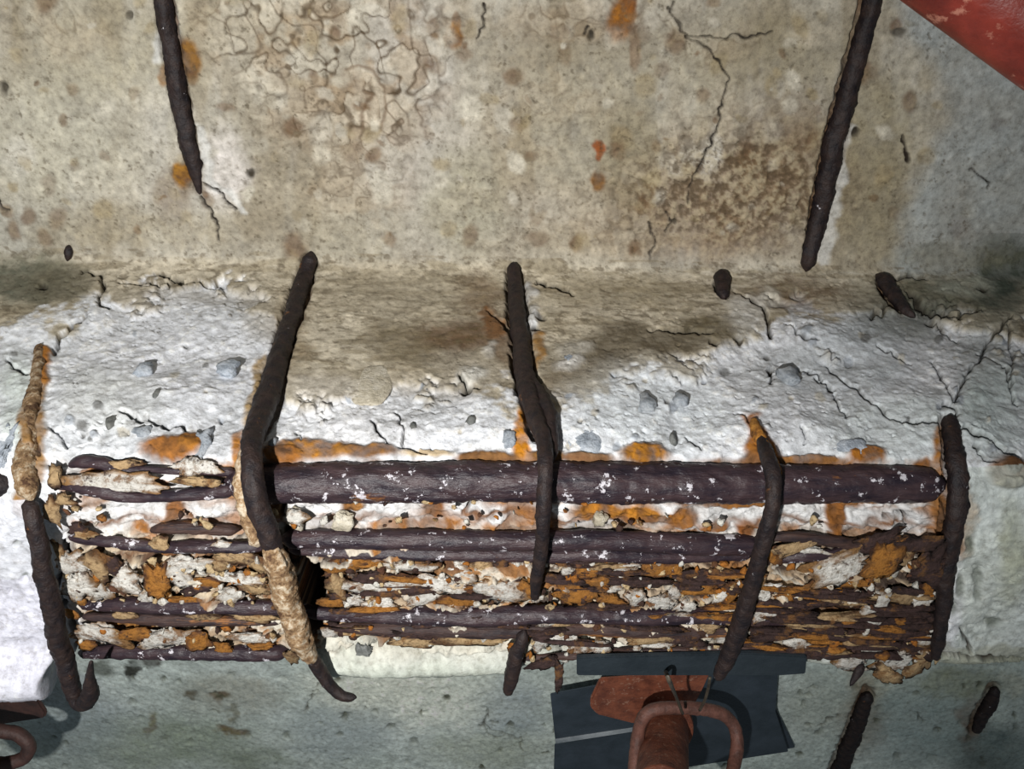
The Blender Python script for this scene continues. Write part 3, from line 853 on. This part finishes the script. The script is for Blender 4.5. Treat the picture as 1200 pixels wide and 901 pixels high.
tube('bar_length', bar_pts([(92, 708, 6, -0.0035), (150, 709, 9, -0.0005), (230, 710, 10, -0.0005), (334, 712, 8, -0.0025), (376, 718, 8, -0.0035), (460, 720, 11, -0.0005), (560, 722, 12, -0.0005), (660, 719, 11, -0.0015), (760, 722, 11, -0.0015), (860, 724, 9, -0.0035), (960, 726, 8, -0.0045), (1096, 728, 6, -0.0055)]), M_BAR, C_, 18, .0022, .12, 11, .14)
tube('rust_layer', bar_pts([(96, 722, 4, -0.0035), (150, 724, 7, -0.0015), (230, 726, 7, -0.0015), (330, 729, 5, -0.0035)]), M_LAM, C_, 14, .0022, .16, 12, .16)
tube('rust_layer', bar_pts([(380, 736, 5, -0.0035), (460, 736, 9, -0.0015), (560, 738, 9, -0.0015), (660, 737, 8, -0.0015), (760, 738, 9, -0.0015), (860, 741, 7, -0.0035)]), M_LAM, C_, 14, .0022, .16, 13, .16)
D_ = tag(empty('longitudinal_rebar', pt(250, 763)), 'rusted main bar lowest of the four, along the far edge of the beam', 'rebar', 'corroded main bars of the beam')
tube('bar_length', bar_pts([(92, 764, 6, -0.0035), (130, 764, 8, -0.0015), (200, 764, 9, -0.0005), (280, 765, 9, -0.0015), (338, 764, 9, -0.0035)]), M_BAR, D_, 16, .0022, .16, 14, .1)
tube('bar_length', bar_pts([(612, 772, 4, -0.0035), (680, 768, 5, -0.0015), (760, 766, 8, -0.0005), (860, 762, 9, -0.0005), (960, 764, 8, -0.0015), (1040, 766, 6, -0.0035)]), M_LAM, D_, 14, .0022, .2, 15, .14)

# stirrups
SG = 'corroded stirrups across the beam'
S1 = tag(empty('stirrup', pt(60, 690, .02)), 'leftmost rusted stirrup, its free end bent into a hook', 'stirrup', SG)
tube('bar_length', bar_pts([(34, 584, 8, .006), (40, 610, 9.5, .018), (49, 660, 10.5, .024), (60, 710, 11, .026), (72, 760, 11, .027), (82, 795, 10, .030), (89, 816, 9, .034), (96, 824, 9.5, .042), (104, 815, 10, .050), (106, 800, 7, .054), (106, 786, 4, .056), (107, 774, 2, .057)]), M_STIR, S1, 20, .0016, .15, 21)
tube('mortar_coat', bar_pts([(48, 404, 6, -.007), (44, 440, 8, -.006), (37, 490, 11, -.007), (31, 530, 13, -.006), (29, 560, 13, .002), (36, 588, 8, .010)]), M_COAT, S1, 20, .0015, .20, 22)
tube('exposed_stub', bar_pts([(81, 286, 3, -.002), (80, 296, 5, .003), (79, 306, 3, .0)]), M_STIR, S1, 12, .0016, .2, 23)
S2 = tag(empty('stirrup', pt(300, 540, .02)), 'rusted stirrup second from the left, lower half caked in tan mortar', 'stirrup', SG)
tube('bar_length', bar_pts([(365, 295, 8, -.001), (357, 325, 9.5, -.002), (346, 360, 10, -.003), (335, 390, 10.5, -.002), (325, 425, 12, .0), (314, 465, 13.5, .003), (300, 500, 13, .010), (295, 530, 12, .022), (297, 565, 13, .026), (306, 600, 13, .027), (318, 636, 12, .027), (335, 690, 10, .025), (352, 745, 9, .024), (372, 780, 8, .026), (388, 804, 7, .030), (402, 815, 6, .034), (418, 817, 4, .038)]), M_STIR, S2, 20, .0016, .13, 24)
tube('mortar_coat', bar_pts([(312, 634, 8, .030), (324, 655, 14, .032), (334, 690, 15, .031), (344, 720, 15, .030), (354, 745, 14, .028), (362, 764, 10, .028), (370, 776, 6, .028)]), M_COAT, S2, 22, .0015, .20, 25)
tube('mortar_coat', bar_pts([(292, 512, 4, .003), (284, 545, 9, .006), (283, 575, 10, .010), (292, 610, 10, .014), (304, 640, 8, .018)]), M_COAT, S2, 18, .0015, .3, 26)
S3 = tag(empty('stirrup', pt(635, 540, .02)), 'rusted stirrup at the middle of the beam, bent at the corner', 'stirrup', SG)
tube('bar_length', bar_pts([(601, 308, 7, .001), (604, 340, 9, .0), (608, 380, 10, -.001), (612, 420, 11, .0), (618, 455, 12, .002), (628, 485, 12, .007), (637, 515, 10, .015), (638, 545, 9, .023), (637, 590, 9, .024), (634, 640, 8, .022), (629, 680, 7, .018), (627, 702, 5, .012)]), M_STIR, S3, 20, .0016, .14, 27)
tube('rust_layer', bar_pts([(612, 430, 3, .004), (630, 455, 7, .004), (640, 475, 9, .006), (646, 500, 8, .010), (647, 540, 6, .014)]), M_STIR, S3, 14, .002, .2, 28)
tube('bar_length', bar_pts([(614, 738, 6, .006), (609, 756, 8, .010), (603, 780, 9, .014), (598, 800, 8, .016), (593, 814, 5, .018)]), M_STIR, S3, 14, .0018, .16, 29)
S4 = tag(empty('stirrup', pt(900, 600, .02)), 'rusted stirrup second from the right, leaning over the main bars', 'stirrup', SG)
tube('bar_length', bar_pts([(889, 506, 5, .003), (897, 530, 9, .010), (904, 552, 9.5, .020), (906, 580, 9, .025), (900, 615, 9.5, .026), (889, 655, 9.5, .026), (877, 700, 10, .025), (864, 740, 10.5, .026), (852, 772, 9.5, .028), (840, 797, 6, .03)]), M_STIR, S4, 20, .0016, .14, 30)
tube('exposed_stub', bar_pts([(844, 317, 9, .001), (847, 332, 9, .004), (848, 350, 6, .0)]), M_STIR, S4, 14, .0016, .18, 31)
tube('rust_crust', bar_pts([(882, 490, 4, .002), (888, 508, 8, .005), (900, 530, 7, .006), (914, 560, 5, .010)]), M_RUST, S4, 14, .002, .3, 32)
S5 = tag(empty('stirrup', pt(1115, 600, .01)), 'rightmost rusted stirrup, sunk in the concrete beside the bar ends', 'stirrup', SG)
tube('bar_length', bar_pts([(1110, 488, 8, -.006), (1117, 515, 10, -.005), (1122, 550, 11.5, -.005), (1121, 590, 11.5, -.004), (1116, 630, 11, -.003), (1109, 680, 10, .004), (1103, 720, 8, .008), (1099, 750, 7, .010), (1095, 772, 5, .008)]), M_STIR, S5, 20, .0016, .19, 33)
tube('exposed_stub', bar_pts([(1026, 322, 4, .001), (1036, 330, 9, .003), (1048, 345, 8, .003), (1060, 362, 6, .001), (1072, 372, 3, -.002)]), M_STIR, S5, 14, .0016, .22, 34)

# bars exposed in the slabs
RG = 'exposed slab bars'


def slab_bar(label, lst, seed):
    p0 = pt(lst[0][0], lst[0][1], 0, False)
    t = tag(empty('slab_rebar', p0), label, 'rebar', RG)
    tube('bar_length', bar_pts(lst, False), M_STIR, t, 18, .002, .17, seed)


slab_bar('rusted slab bar at the top left, running into the beige ceiling', [(180, -40, 10, 0), (190, 0, 10, -.004), (200, 50, 10, -.004), (210, 110, 11, -.004), (220, 160, 10, -.004), (228, 195, 9, -.004), (234, 228, 3, -.003)], 41)
slab_bar('rusted slab bar at the top right, beneath the red pipe', [(1032, -40, 12, 0), (1022, 0, 11, -.004), (1004, 70, 11, -.004), (988, 130, 12, -.004), (974, 190, 12, -.004), (961, 250, 11, -.004), (945, 318, 8, -.002)], 42)
slab_bar('rusted bar in the far slab, right of the grey sheets', [(1018, 812, 7, 0), (1008, 840, 8.5, 0), (996, 872, 9, 0), (984, 904, 9, 0), (972, 940, 9, 0)], 43)
slab_bar('short rusted bar in the far slab near the right edge', [(1168, 806, 5, 0), (1160, 824, 7.5, 0), (1150, 842, 7, 0), (1142, 858, 4, -.003)], 44)


# ------------------------------------------------------------------ broken pieces on the beam
def ico(sub):
    bm = bmesh.new()
    bmesh.ops.create_icosphere(bm, subdivisions=sub, radius=1)
    v = np.array([x.co[:] for x in bm.verts])
    f = np.array([[q.index for q in fc.verts] for fc in bm.faces])
    bm.free()
    return v, f


ICO = {2: ico(2), 3: ico(3), 4: ico(4), 1: ico(1)}


LAST = {}
TONES = {}


def lump_verts(px, py, rx, ry, off, thick, rot, seed, sub, rough, beam=True, cuts=9):
    v, f = ICO[sub]
    p, t2, t = frame_at(px, py, off, beam)
    d = ray(px, py)
    tn = Vector((SHEAR * 0, t2[0], t2[1])).normalized()
    nrm = Vector((0, t2[1], -t2[0]))
    cosv = max(.35, abs(nrm.dot(d.normalized())))
    a = math.radians(rot)
    k = t / FPX
    n = fbm(v[:, 0] * 2.2 + seed * 3.7 + v[:, 2] * .9, v[:, 1] * 2.2 - seed * 1.3 + v[:, 2] * .7, 1.0, 5, seed, .62) - .5
    r = 1 + rough * 2 * n
    rg = np.random.default_rng(seed * 13 + 5)
    vc = v.copy()
    if cuts:
        for _ in range(cuts):
            pn = rg.normal(size=3) * np.array([1, 1, .35])
            pn /= np.linalg.norm(pn)
            lim = rg.uniform(.5, .85)
            vc -= pn[None] * np.maximum(0, vc @ pn - lim)[:, None]
        vc *= 1.25
    w = vc * r[:, None]
    w = np.sign(w) * np.abs(w) ** np.array([.86, .86, 1.15])
    an = np.arctan2(w[:, 1] * ry, w[:, 0] * rx)
    oq = 1 + (.55 if cuts else .0) * (fbm(np.cos(an) * 3.2 + seed, np.sin(an) * 3.2 - seed, 1.0, 4, seed + 7, .65) - .5) * 2 * (1 if max(rx, ry) > 4 else .4)
    lx, ly = w[:, 0] * rx * oq, w[:, 1] * ry * oq
    ix = (lx * math.cos(a) - ly * math.sin(a)) * k
    iy = (lx * math.sin(a) + ly * math.cos(a)) * k / cosv
    iz = w[:, 2] * thick
    rim = np.hypot(w[:, 0], w[:, 1])
    rim = rim / rim.max()
    LAST['rim'] = rim
    LAST['n'] = n
    P = np.array(p)[None] + np.array([1, 0, 0])[None] * ix[:, None] + np.array(tn)[None] * iy[:, None] + np.array(nrm)[None] * iz[:, None]
    return P, f


_seed = [100]
TONES.update({'pale_mortar': (lin(208, 205, 198), lin(128, 96, 60)), 'tan_mortar': (lin(168, 142, 106), lin(84, 60, 42)), 'ochre_rust': (lin(154, 104, 46), lin(76, 50, 36)), 'dark_rust_flake': (lin(64, 48, 46), lin(44, 32, 30))})



def lump(name, px, py, rx, ry, mat, parent, off=.003, thick=None, rot=0, rough=.5, label=None, cuts=9):
    _seed[0] += 1
    if thick is None:
        thick = min(.0036, max(.0014, .28 * min(rx, ry) * .0006))
    sub = 4 if max(rx, ry) > 16 else (3 if max(rx, ry) > 7 else 2)
    P, f = lump_verts(px, py, rx, ry, off, thick, rot, _seed[0], sub, rough, True, cuts)
    tones = TONES.get(mat.name)
    if tones is None:
        o = mesh_obj(name, P, f, mat, parent)
    else:
        core, edge_c = tones
        g = np.random.default_rng(_seed[0])
        k = sstep(.50, .92, LAST['rim'] + 1.1 * LAST['n'] + g.uniform(-.12, .06))[:, None]
        c = (core * g.uniform(.78, 1.08))[None] * (1 - k) + (edge_c * g.uniform(.6, 1.2))[None] * k
        o = mesh_obj(name, P, f, M_RUBBLE, parent, colors=c)
    if label:
        o['label'] = label
    return o


# pale and tan mortar still stuck between the bars
for px, py, rx, ry, rot in [(148, 567, 50, 11, 4), (225, 545, 28, 9, 0), (84, 662, 18, 13, 0), (92, 684, 22, 14, -20), (148, 678, 20, 14, 0), (116, 692, 18, 9, 0), (215, 662, 30, 9, -6), (214, 680, 14, 9, 0), (282, 678, 30, 7, 4), (116, 743, 27, 10, 4), (192, 749, 32, 9, -3), (292, 746, 26, 5, 3),
                            (170, 700, 8, 10, 0), (480, 664, 34, 5, 2), (450, 685, 36, 7, -3), (520, 684, 30, 9, 6), (585, 692, 34, 13, 4), (540, 668, 18, 10, 30), (445, 706, 22, 5, -4), (494, 702, 24, 7, -14), (414, 703, 12, 6, 0), (414, 688, 16, 7, 0), (388, 741, 13, 6, 0), (349, 712, 5, 20, -6), (346, 606, 13, 9, 0),
                            (611, 664, 13, 7, -10), (726, 664, 20, 5, 4), (664, 668, 9, 5, 0), (746, 699, 12, 10, 20), (776, 706, 17, 8, 4), (790, 694, 9, 8, 30), (804, 709, 14, 7, 0), (718, 690, 12, 3.5, -8), (732, 684, 5, 5, 0), (637, 720, 7, 4, 0), (646, 729, 14, 4, -8), (786, 723, 22, 4.5, 3), (842, 699, 12, 6, -20),
                            (660, 747, 16, 9, 0), (680, 759, 14, 6, 0), (703, 758, 15, 8, -6), (632, 754, 10, 8, 0), (780, 751, 34, 6, -5), (855, 748, 20, 5, 2), (898, 719, 20, 8, -16), (915, 724, 7, 4, 0), (984, 664, 38, 17, -18), (1000, 700, 10, 8, 0), (1033, 703, 11, 9, 0), (1080, 702, 15, 8, 0), (1018, 716, 13, 7, 8), (1024, 728, 8, 4, 0), (1092, 729, 7, 5, 0),
                            (1034, 739, 9, 4, 0), (934, 753, 20, 6, 12), (1020, 760, 17, 5, 4), (1050, 773, 20, 11, 0), (1086, 748, 14, 7, 0), (1075, 756, 10, 6, 0), (895, 700, 12, 8, 30), (906, 690, 12, 6, 0), (630, 700, 8, 5, 0), (1046, 670, 8, 6, 0), (1098, 676, 6, 7, 0), (950, 645, 30, 4, 6), (270, 697, 16, 8, 0), (262, 638, 10, 4, 0), (1000, 778, 20, 8, 10), (900, 766, 12, 4, 0)]:
    lump('mortar_remnant', px, py, rx, ry, M_MORT, beam, rot=rot, off=.0015)
for px, py, rx, ry, rot in [(145, 544, 19, 6, -6), (232, 564, 30, 6, 2), (188, 637, 12, 7, 0), (98, 626, 12, 5, 10), (272, 652, 26, 7, 6), (300, 662, 18, 7, 30), (300, 690, 20, 6, 10), (260, 662, 14, 6, 0), (235, 722, 20, 4, 2), (300, 722, 24, 5, 4), (144, 720, 12, 4, 0), (115, 664, 16, 14, 0), (395, 688, 12, 12, 20), (562, 664, 14, 10, 0), (925, 643, 28, 7, -10), (830, 733, 16, 9, 0),
                            (660, 729, 22, 4, -6), (1058, 654, 10, 8, 0), (886, 682, 10, 12, 30), (1060, 700, 20, 8, 0), (1000, 745, 40, 4, 2), (950, 735, 30, 4, -3), (1082, 770, 14, 8, 30), (1070, 784, 16, 7, -20), (1040, 790, 18, 8, 20), (340, 770, 8, 7, 0), (362, 768, 9, 8, 0), (560, 750, 40, 6, 2), (480, 752, 30, 5, 0), (420, 740, 26, 4, 0), (64, 560, 10, 14, 0), (62, 600, 10, 14, 10), (74, 585, 12, 6, 0), (70, 648, 6, 12, 0)]:
    lump('mortar_remnant', px, py, rx, ry, M_TAN, beam, rot=rot, off=.002)
for px, py, rx, ry, rot in [(186, 684, 17, 20, 20), (240, 682, 20, 5, 10), (154, 742, 26, 6, -8), (234, 751, 14, 10, -20), (262, 758, 12, 6, 0), (100, 755, 12, 5, 0), (305, 757, 20, 4, 0), (220, 702, 30, 4, 0), (405, 663, 28, 8, -8), (430, 660, 22, 5, -4), (390, 706, 16, 6, 0), (536, 705, 26, 6, 3), (615, 692, 14, 14, 0), (626, 676, 10, 10, 0), (690, 668, 20, 8, 0), (672, 696, 24, 13, 0), (715, 702, 18, 6, 8),
                            (772, 667, 24, 7, 0), (790, 670, 9, 8, 0), (820, 690, 26, 9, 4), (856, 696, 8, 13, 20), (700, 682, 16, 6, 0), (830, 724, 20, 5, 0), (660, 726, 10, 4, 0), (905, 652, 13, 8, 30), (1030, 660, 22, 20, -40), (1045, 645, 18, 10, -20), (968, 696, 38, 9, 3), (922, 700, 12, 7, 0), (960, 740, 26, 4, 0), (870, 688, 18, 7, 0), (858, 724, 14, 5, 0), (1005, 684, 24, 5, 0), (1088, 690, 10, 8, 0), (84, 720, 7, 6, 0), (94, 705, 8, 5, 0), (602, 762, 6, 6, 0)]:
    lump('rust_crust', px, py, rx, ry, M_RUST, beam, rot=rot, off=.0015)
for px, py, rx, ry, rot in [(130, 662, 16, 11, 0), (436, 677, 22, 8, 0), (588, 664, 12, 10, 20), (660, 680, 26, 5, 0), (750, 682, 40, 5, 2), (830, 672, 30, 6, 0), (1086, 668, 22, 18, 0), (1080, 640, 26, 8, 0), (1030, 634, 24, 8, -14), (90, 620, 9, 7, 0), (398, 697, 12, 5, 0), (460, 694, 60, 3.5, -3), (230, 690, 18, 5, -10), (1085, 735, 20, 8, 0), (1096, 760, 10, 14, 10), (655, 790, 5, 18, 0), (640, 776, 20, 6, -10), (1064, 760, 20, 6, 20)]:
    lump('rust_flake', px, py, rx, ry, M_FLAKE, beam, rot=rot, off=.002)
# swollen layers of rust along the third and fourth bars
for k in range(120):
    if k < 78:
        px, py = RNG.uniform(880, 1092), RNG.uniform(690, 768)
    elif k < 104:
        px, py = RNG.uniform(640, 880), RNG.choice([RNG.uniform(656, 692), RNG.uniform(708, 766)])
    else:
        px, py = RNG.uniform(390, 640), RNG.choice([RNG.uniform(664, 706), RNG.uniform(712, 746)])
    rx = RNG.uniform(10, 44)
    rx = min(rx, 1098 - px, max(6, px - 386))
    if rx < 6:
        continue
    q = RNG.random()
    mat = M_FLAKE if q < .74 else (M_TAN if q < .84 else M_RUST)
    lump('rust_layer', px, py, rx, RNG.uniform(1.8, 3.6), mat, C_ if py < 745 else D_, off=RNG.uniform(.001, .005), thick=RNG.uniform(.0012, .0028), rot=RNG.normal(1, 3), rough=.4)
# aggregate stones
for px, py, rx, ry, mat, rot in [(686, 514, 22, 18, M_STONE, 20), (4, 524, 13, 22, M_STONE, -10), (437, 451, 23, 24, M_STONE2, 0), (130, 497, 6, 10, M_STONE3, 0), (996, 526, 22, 10, M_STONE, -6), (597, 514, 8, 13, M_STONE, 0), (428, 768, 9, 11, M_STONE3, 10), (402, 612, 12, 10, M_STONE2, 0), (346, 607, 11, 10, M_STONE2, 0), (703, 607, 8, 7, M_STONE2, 0),
                                 (236, 520, 10, 20, M_STONE, 0), (166, 508, 10, 6, M_STONE, 0), (800, 468, 8, 7, M_STONE, 0), (757, 472, 9, 9, M_STONE, 0), (268, 432, 12, 8, M_STONE, 0), (167, 434, 9, 6, M_STONE, 0), (789, 516, 4, 6, M_STONE3, 0), (553, 495, 6, 5, M_STONE3, 0), (668, 425, 9, 7, M_STONE, 20), (185, 464, 4, 6, M_STONE3, 0), (925, 442, 12, 8, M_STONE, 0), (485, 502, 4, 5, M_STONE3, 0), (320, 520, 5, 5, M_STONE, 0)]:
    lump('aggregate_stone', px, py, rx, ry, mat, beam, off=-.0035, thick=.0034, rot=rot, rough=.2, cuts=0 if rx > 20 else 5)
# crumbs: too small to pick apart
vv, ff, cc, base_i = [], [], [], 0
pal = [lin(206, 204, 196), lin(190, 168, 130), lin(158, 100, 40), lin(64, 46, 40), lin(90, 60, 44)]
for k in range(600):
    px = RNG.uniform(75, 1100)
    py = RNG.choice([RNG.uniform(656, 712), RNG.uniform(735, 775), RNG.uniform(585, 620)], p=[.62, .3, .08])
    if (346 < px < 382 and py > 655) or (px < 600 and py > 752):
        continue
    rx = RNG.uniform(1.5, 5.5)
    P, f = lump_verts(px, py, rx, rx * RNG.uniform(.4, .9), RNG.uniform(.001, .004), RNG.uniform(.0008, .002), RNG.normal(0, 25), k % 37, 2, .5)
    vv.append(P)
    ff.append(f + base_i)
    base_i += len(P)
    cc.append(np.repeat(pal[RNG.choice(5, p=[.22, .22, .22, .24, .10])][None], len(P), 0))
cr = mesh_obj('mortar_crumbs', np.vstack(vv), np.vstack(ff), M_RUBBLE, beam, colors=np.vstack(cc))
cr['kind'] = 'stuff'


# ------------------------------------------------------------------ props, sheets, pipe
def plate(name, outline, plane_z, thick, mat, parent=None, tilt=0.0, bev=.0008):
    """A flat sheet seen at the outline (pixels), lying at height plane_z above the camera, thick metres."""
    low, ys = [], []
    for px, py in outline:
        d = ray(px, py)
        p = d * (plane_z / d.z)
        low.append(p)
    cxm = sum(p.x for p in low) / len(low)
    bm = bmesh.new()
    a = [bm.verts.new((p.x, p.y, CAM.z + plane_z + tilt * (p.x - cxm))) for p in low]
    fc = bm.faces.new(a)
    ex = bmesh.ops.extrude_face_region(bm, geom=[fc])
    for g in ex['geom']:
        if isinstance(g, bmesh.types.BMVert):
            g.co.z += thick
    bmesh.ops.recalc_face_normals(bm, faces=bm.faces)
    if bev:
        bmesh.ops.bevel(bm, geom=list(bm.edges), offset=bev, segments=2, affect='EDGES', clamp_overlap=True)
    me = bpy.data.meshes.new(name)
    bm.to_mesh(me)
    bm.free()
    me.materials.append(mat)
    o = bpy.data.objects.new(name, me)
    col.objects.link(o)
    if parent is not None:
        o.parent = parent
        o.matrix_parent_inverse = Matrix.Translation(parent.location).inverted()
    return o


# dark sheets packed between the prop head and the far slab
tag(plate('packing_sheet', [(668, 812), (742, 796), (912, 786), (909, 834), (924, 881), (800, 900), (790, 930), (700, 930)], .620, .004, M_SHEET), 'dark slate grey sheet packed behind the red prop head, largest of the stack', 'sheet', 'dark packing sheets above the prop')
s = empty('packing_sheet', pt(700, 830, 0, False))
tag(s, 'narrow dark sheet left of the prop, with a pale lower edge', 'sheet', 'dark packing sheets above the prop')
plate('sheet_face', [(645, 814), (705, 803), (786, 800), (786, 850), (651, 871)], .612, .003, M_SHEET, s)
plate('edge_highlight', [(651, 867), (786, 847), (786, 850.5), (651, 871.5)], .6105, .003, M_SHEETE, s, bev=.0003)['label'] = 'pale strip painted as the edge highlight'  # edge highlight added as a thin pale strip
tag(plate('packing_sheet', [(650, 873), (786, 852), (800, 870), (800, 940), (648, 940)], .616, .003, M_SHEET), 'dark sheet in the bottom of the stack, cut off by the frame', 'sheet', 'dark packing sheets above the prop')
tag(plate('packing_sheet', [(676, 771), (880, 766), (946, 770), (944, 790), (915, 792), (676, 792)], .374, .004, M_SHEETD), 'long dark strip of sheet along the far lower edge of the beam', 'sheet', 'dark packing sheets above the prop')
tag(plate('packing_sheet', [(880, 800), (908, 828), (932, 876), (905, 882), (880, 880)], .640, .003, M_SHEET), 'wedge of shade built as a dark sheet at the right, behind the others', 'sheet', 'dark packing sheets above the prop')  # shadow wedge beside the largest sheet, built as dark geometry


def on_plane(px, py, z):
    d = ray(px, py)
    return CAM + d * (z / d.z)


def smooth_tube(name, pts, radius, mat, parent, seg=20, rough=.02, step=.004, seed=1):
    return tube(name, [(p.x, p.y, p.z, radius) for p in pts], mat, parent, seg, step, rough, seed, taper=False)


pr = tag(empty('steel_prop', on_plane(775, 846, .600)), 'rusty red steel prop under the dark sheets, with a loop handle', 'prop')
plate('head_plate', [(703, 797), (760, 793), (832, 790), (822, 812), (808, 838), (762, 850), (740, 848), (700, 838), (692, 830), (692, 820)], .600, .006, M_PROP, pr, bev=.002)
top = on_plane(779, 846, .596)
axis_b = on_plane(775, 930, .45)
smooth_tube('prop_tube', [top, top.lerp(axis_b, .33), top.lerp(axis_b, .66), axis_b], .0275, M_PROP, pr, 32, .012, .006, 51)
tube('collar', [(*top.lerp(axis_b, .0), .034), (*top.lerp(axis_b, .04), .034), (*top.lerp(axis_b, .09), .033)], M_PROP, pr, 32, .004, .02, 52, taper=False)
hp = [(742, 935, .48), (744, 900, .505), (747, 866, .53), (754, 842, .54), (768, 831, .545), (792, 829, .548), (822, 831, .55), (845, 836, .55), (860, 850, .545), (864, 872, .53), (860, 896, .51), (850, 925, .48), (820, 945, .47)]
smooth_tube('loop_handle', [on_plane(*q) for q in hp], .0072, M_HANDLE, pr, 16, .08, .004, 53)
# second prop, cut off by the left edge
p2 = tag(empty('steel_prop', on_plane(-10, 830, .560)), 'dull brown steel prop cut off at the lower left corner, with a ring', 'prop')
plate('head_plate', [(-60, 800), (0, 788), (12, 791), (30, 799), (40, 815), (54, 836), (52, 842), (0, 850), (-60, 856)], .560, .006, M_BROWN, p2, bev=.002)
hp = [(-30, 850, .51), (0, 856, .51), (20, 860, .51), (33, 872, .505), (30, 886, .50), (14, 893, .495), (-10, 894, .49), (-40, 890, .49)]
smooth_tube('loop_handle', [on_plane(*q) for q in hp], .0072, M_BROWN, p2, 16, .08, .004, 54)
t2 = on_plane(-50, 832, .556)
b2 = on_plane(-70, 940, .40)
smooth_tube('prop_tube', [t2, t2.lerp(b2, .5), b2], .0275, M_BROWN, p2, 28, .012, .006, 55)
# red pipe near the camera at the top right
e0, e1 = Vector((960, -81)), Vector((1330, 190))
perp = Vector((e1.y - e0.y, -(e1.x - e0.x))).normalized()
DEP, RP = .47, .030
off_px = RP * FPX / DEP * 1.04
pp = []
for t in (-.6, 0, .5, 1, 1.6):
    q = e0.lerp(e1, t) + perp * off_px
    pp.append(CAM + ray(q.x, q.y) * DEP)
pipe = smooth_tube('red_pipe', pp, RP, M_PIPE, None, 48, .004, .008, 56)
tag(pipe, 'red painted steel pipe crossing the top right corner near the camera', 'pipe')
# thin tie wires by the prop
WG = 'thin tie wires'
w_ = [pt(776, 776, .03), pt(782, 792, .05), on_plane(793, 818, .50), on_plane(800, 836, .52)]
tag(smooth_tube('tie_wire', w_, .0016, M_WIRE, None, 8, .05, .003, 57), 'thin tie wire hanging over the prop, left of the two', 'wire', WG)
w_ = [on_plane(832, 794, .50), on_plane(830, 806, .51), on_plane(826, 820, .515), on_plane(820, 832, .52)]
tag(smooth_tube('tie_wire', w_, .0016, M_WIRE, None, 8, .05, .003, 58), 'thin tie wire hanging over the prop, right of the two', 'wire', WG)
w_ = [pt(1011, 778, .006), pt(1004, 790, .012), pt(996, 804, .02)]
tag(tube('tie_wire', [(*p, r) for p, r in zip(w_, (.003, .0028, .001))], M_STIR, None, 10, .002, .15, 59), 'short dark wire stub at the far edge of the beam right of the sheets', 'wire', WG)
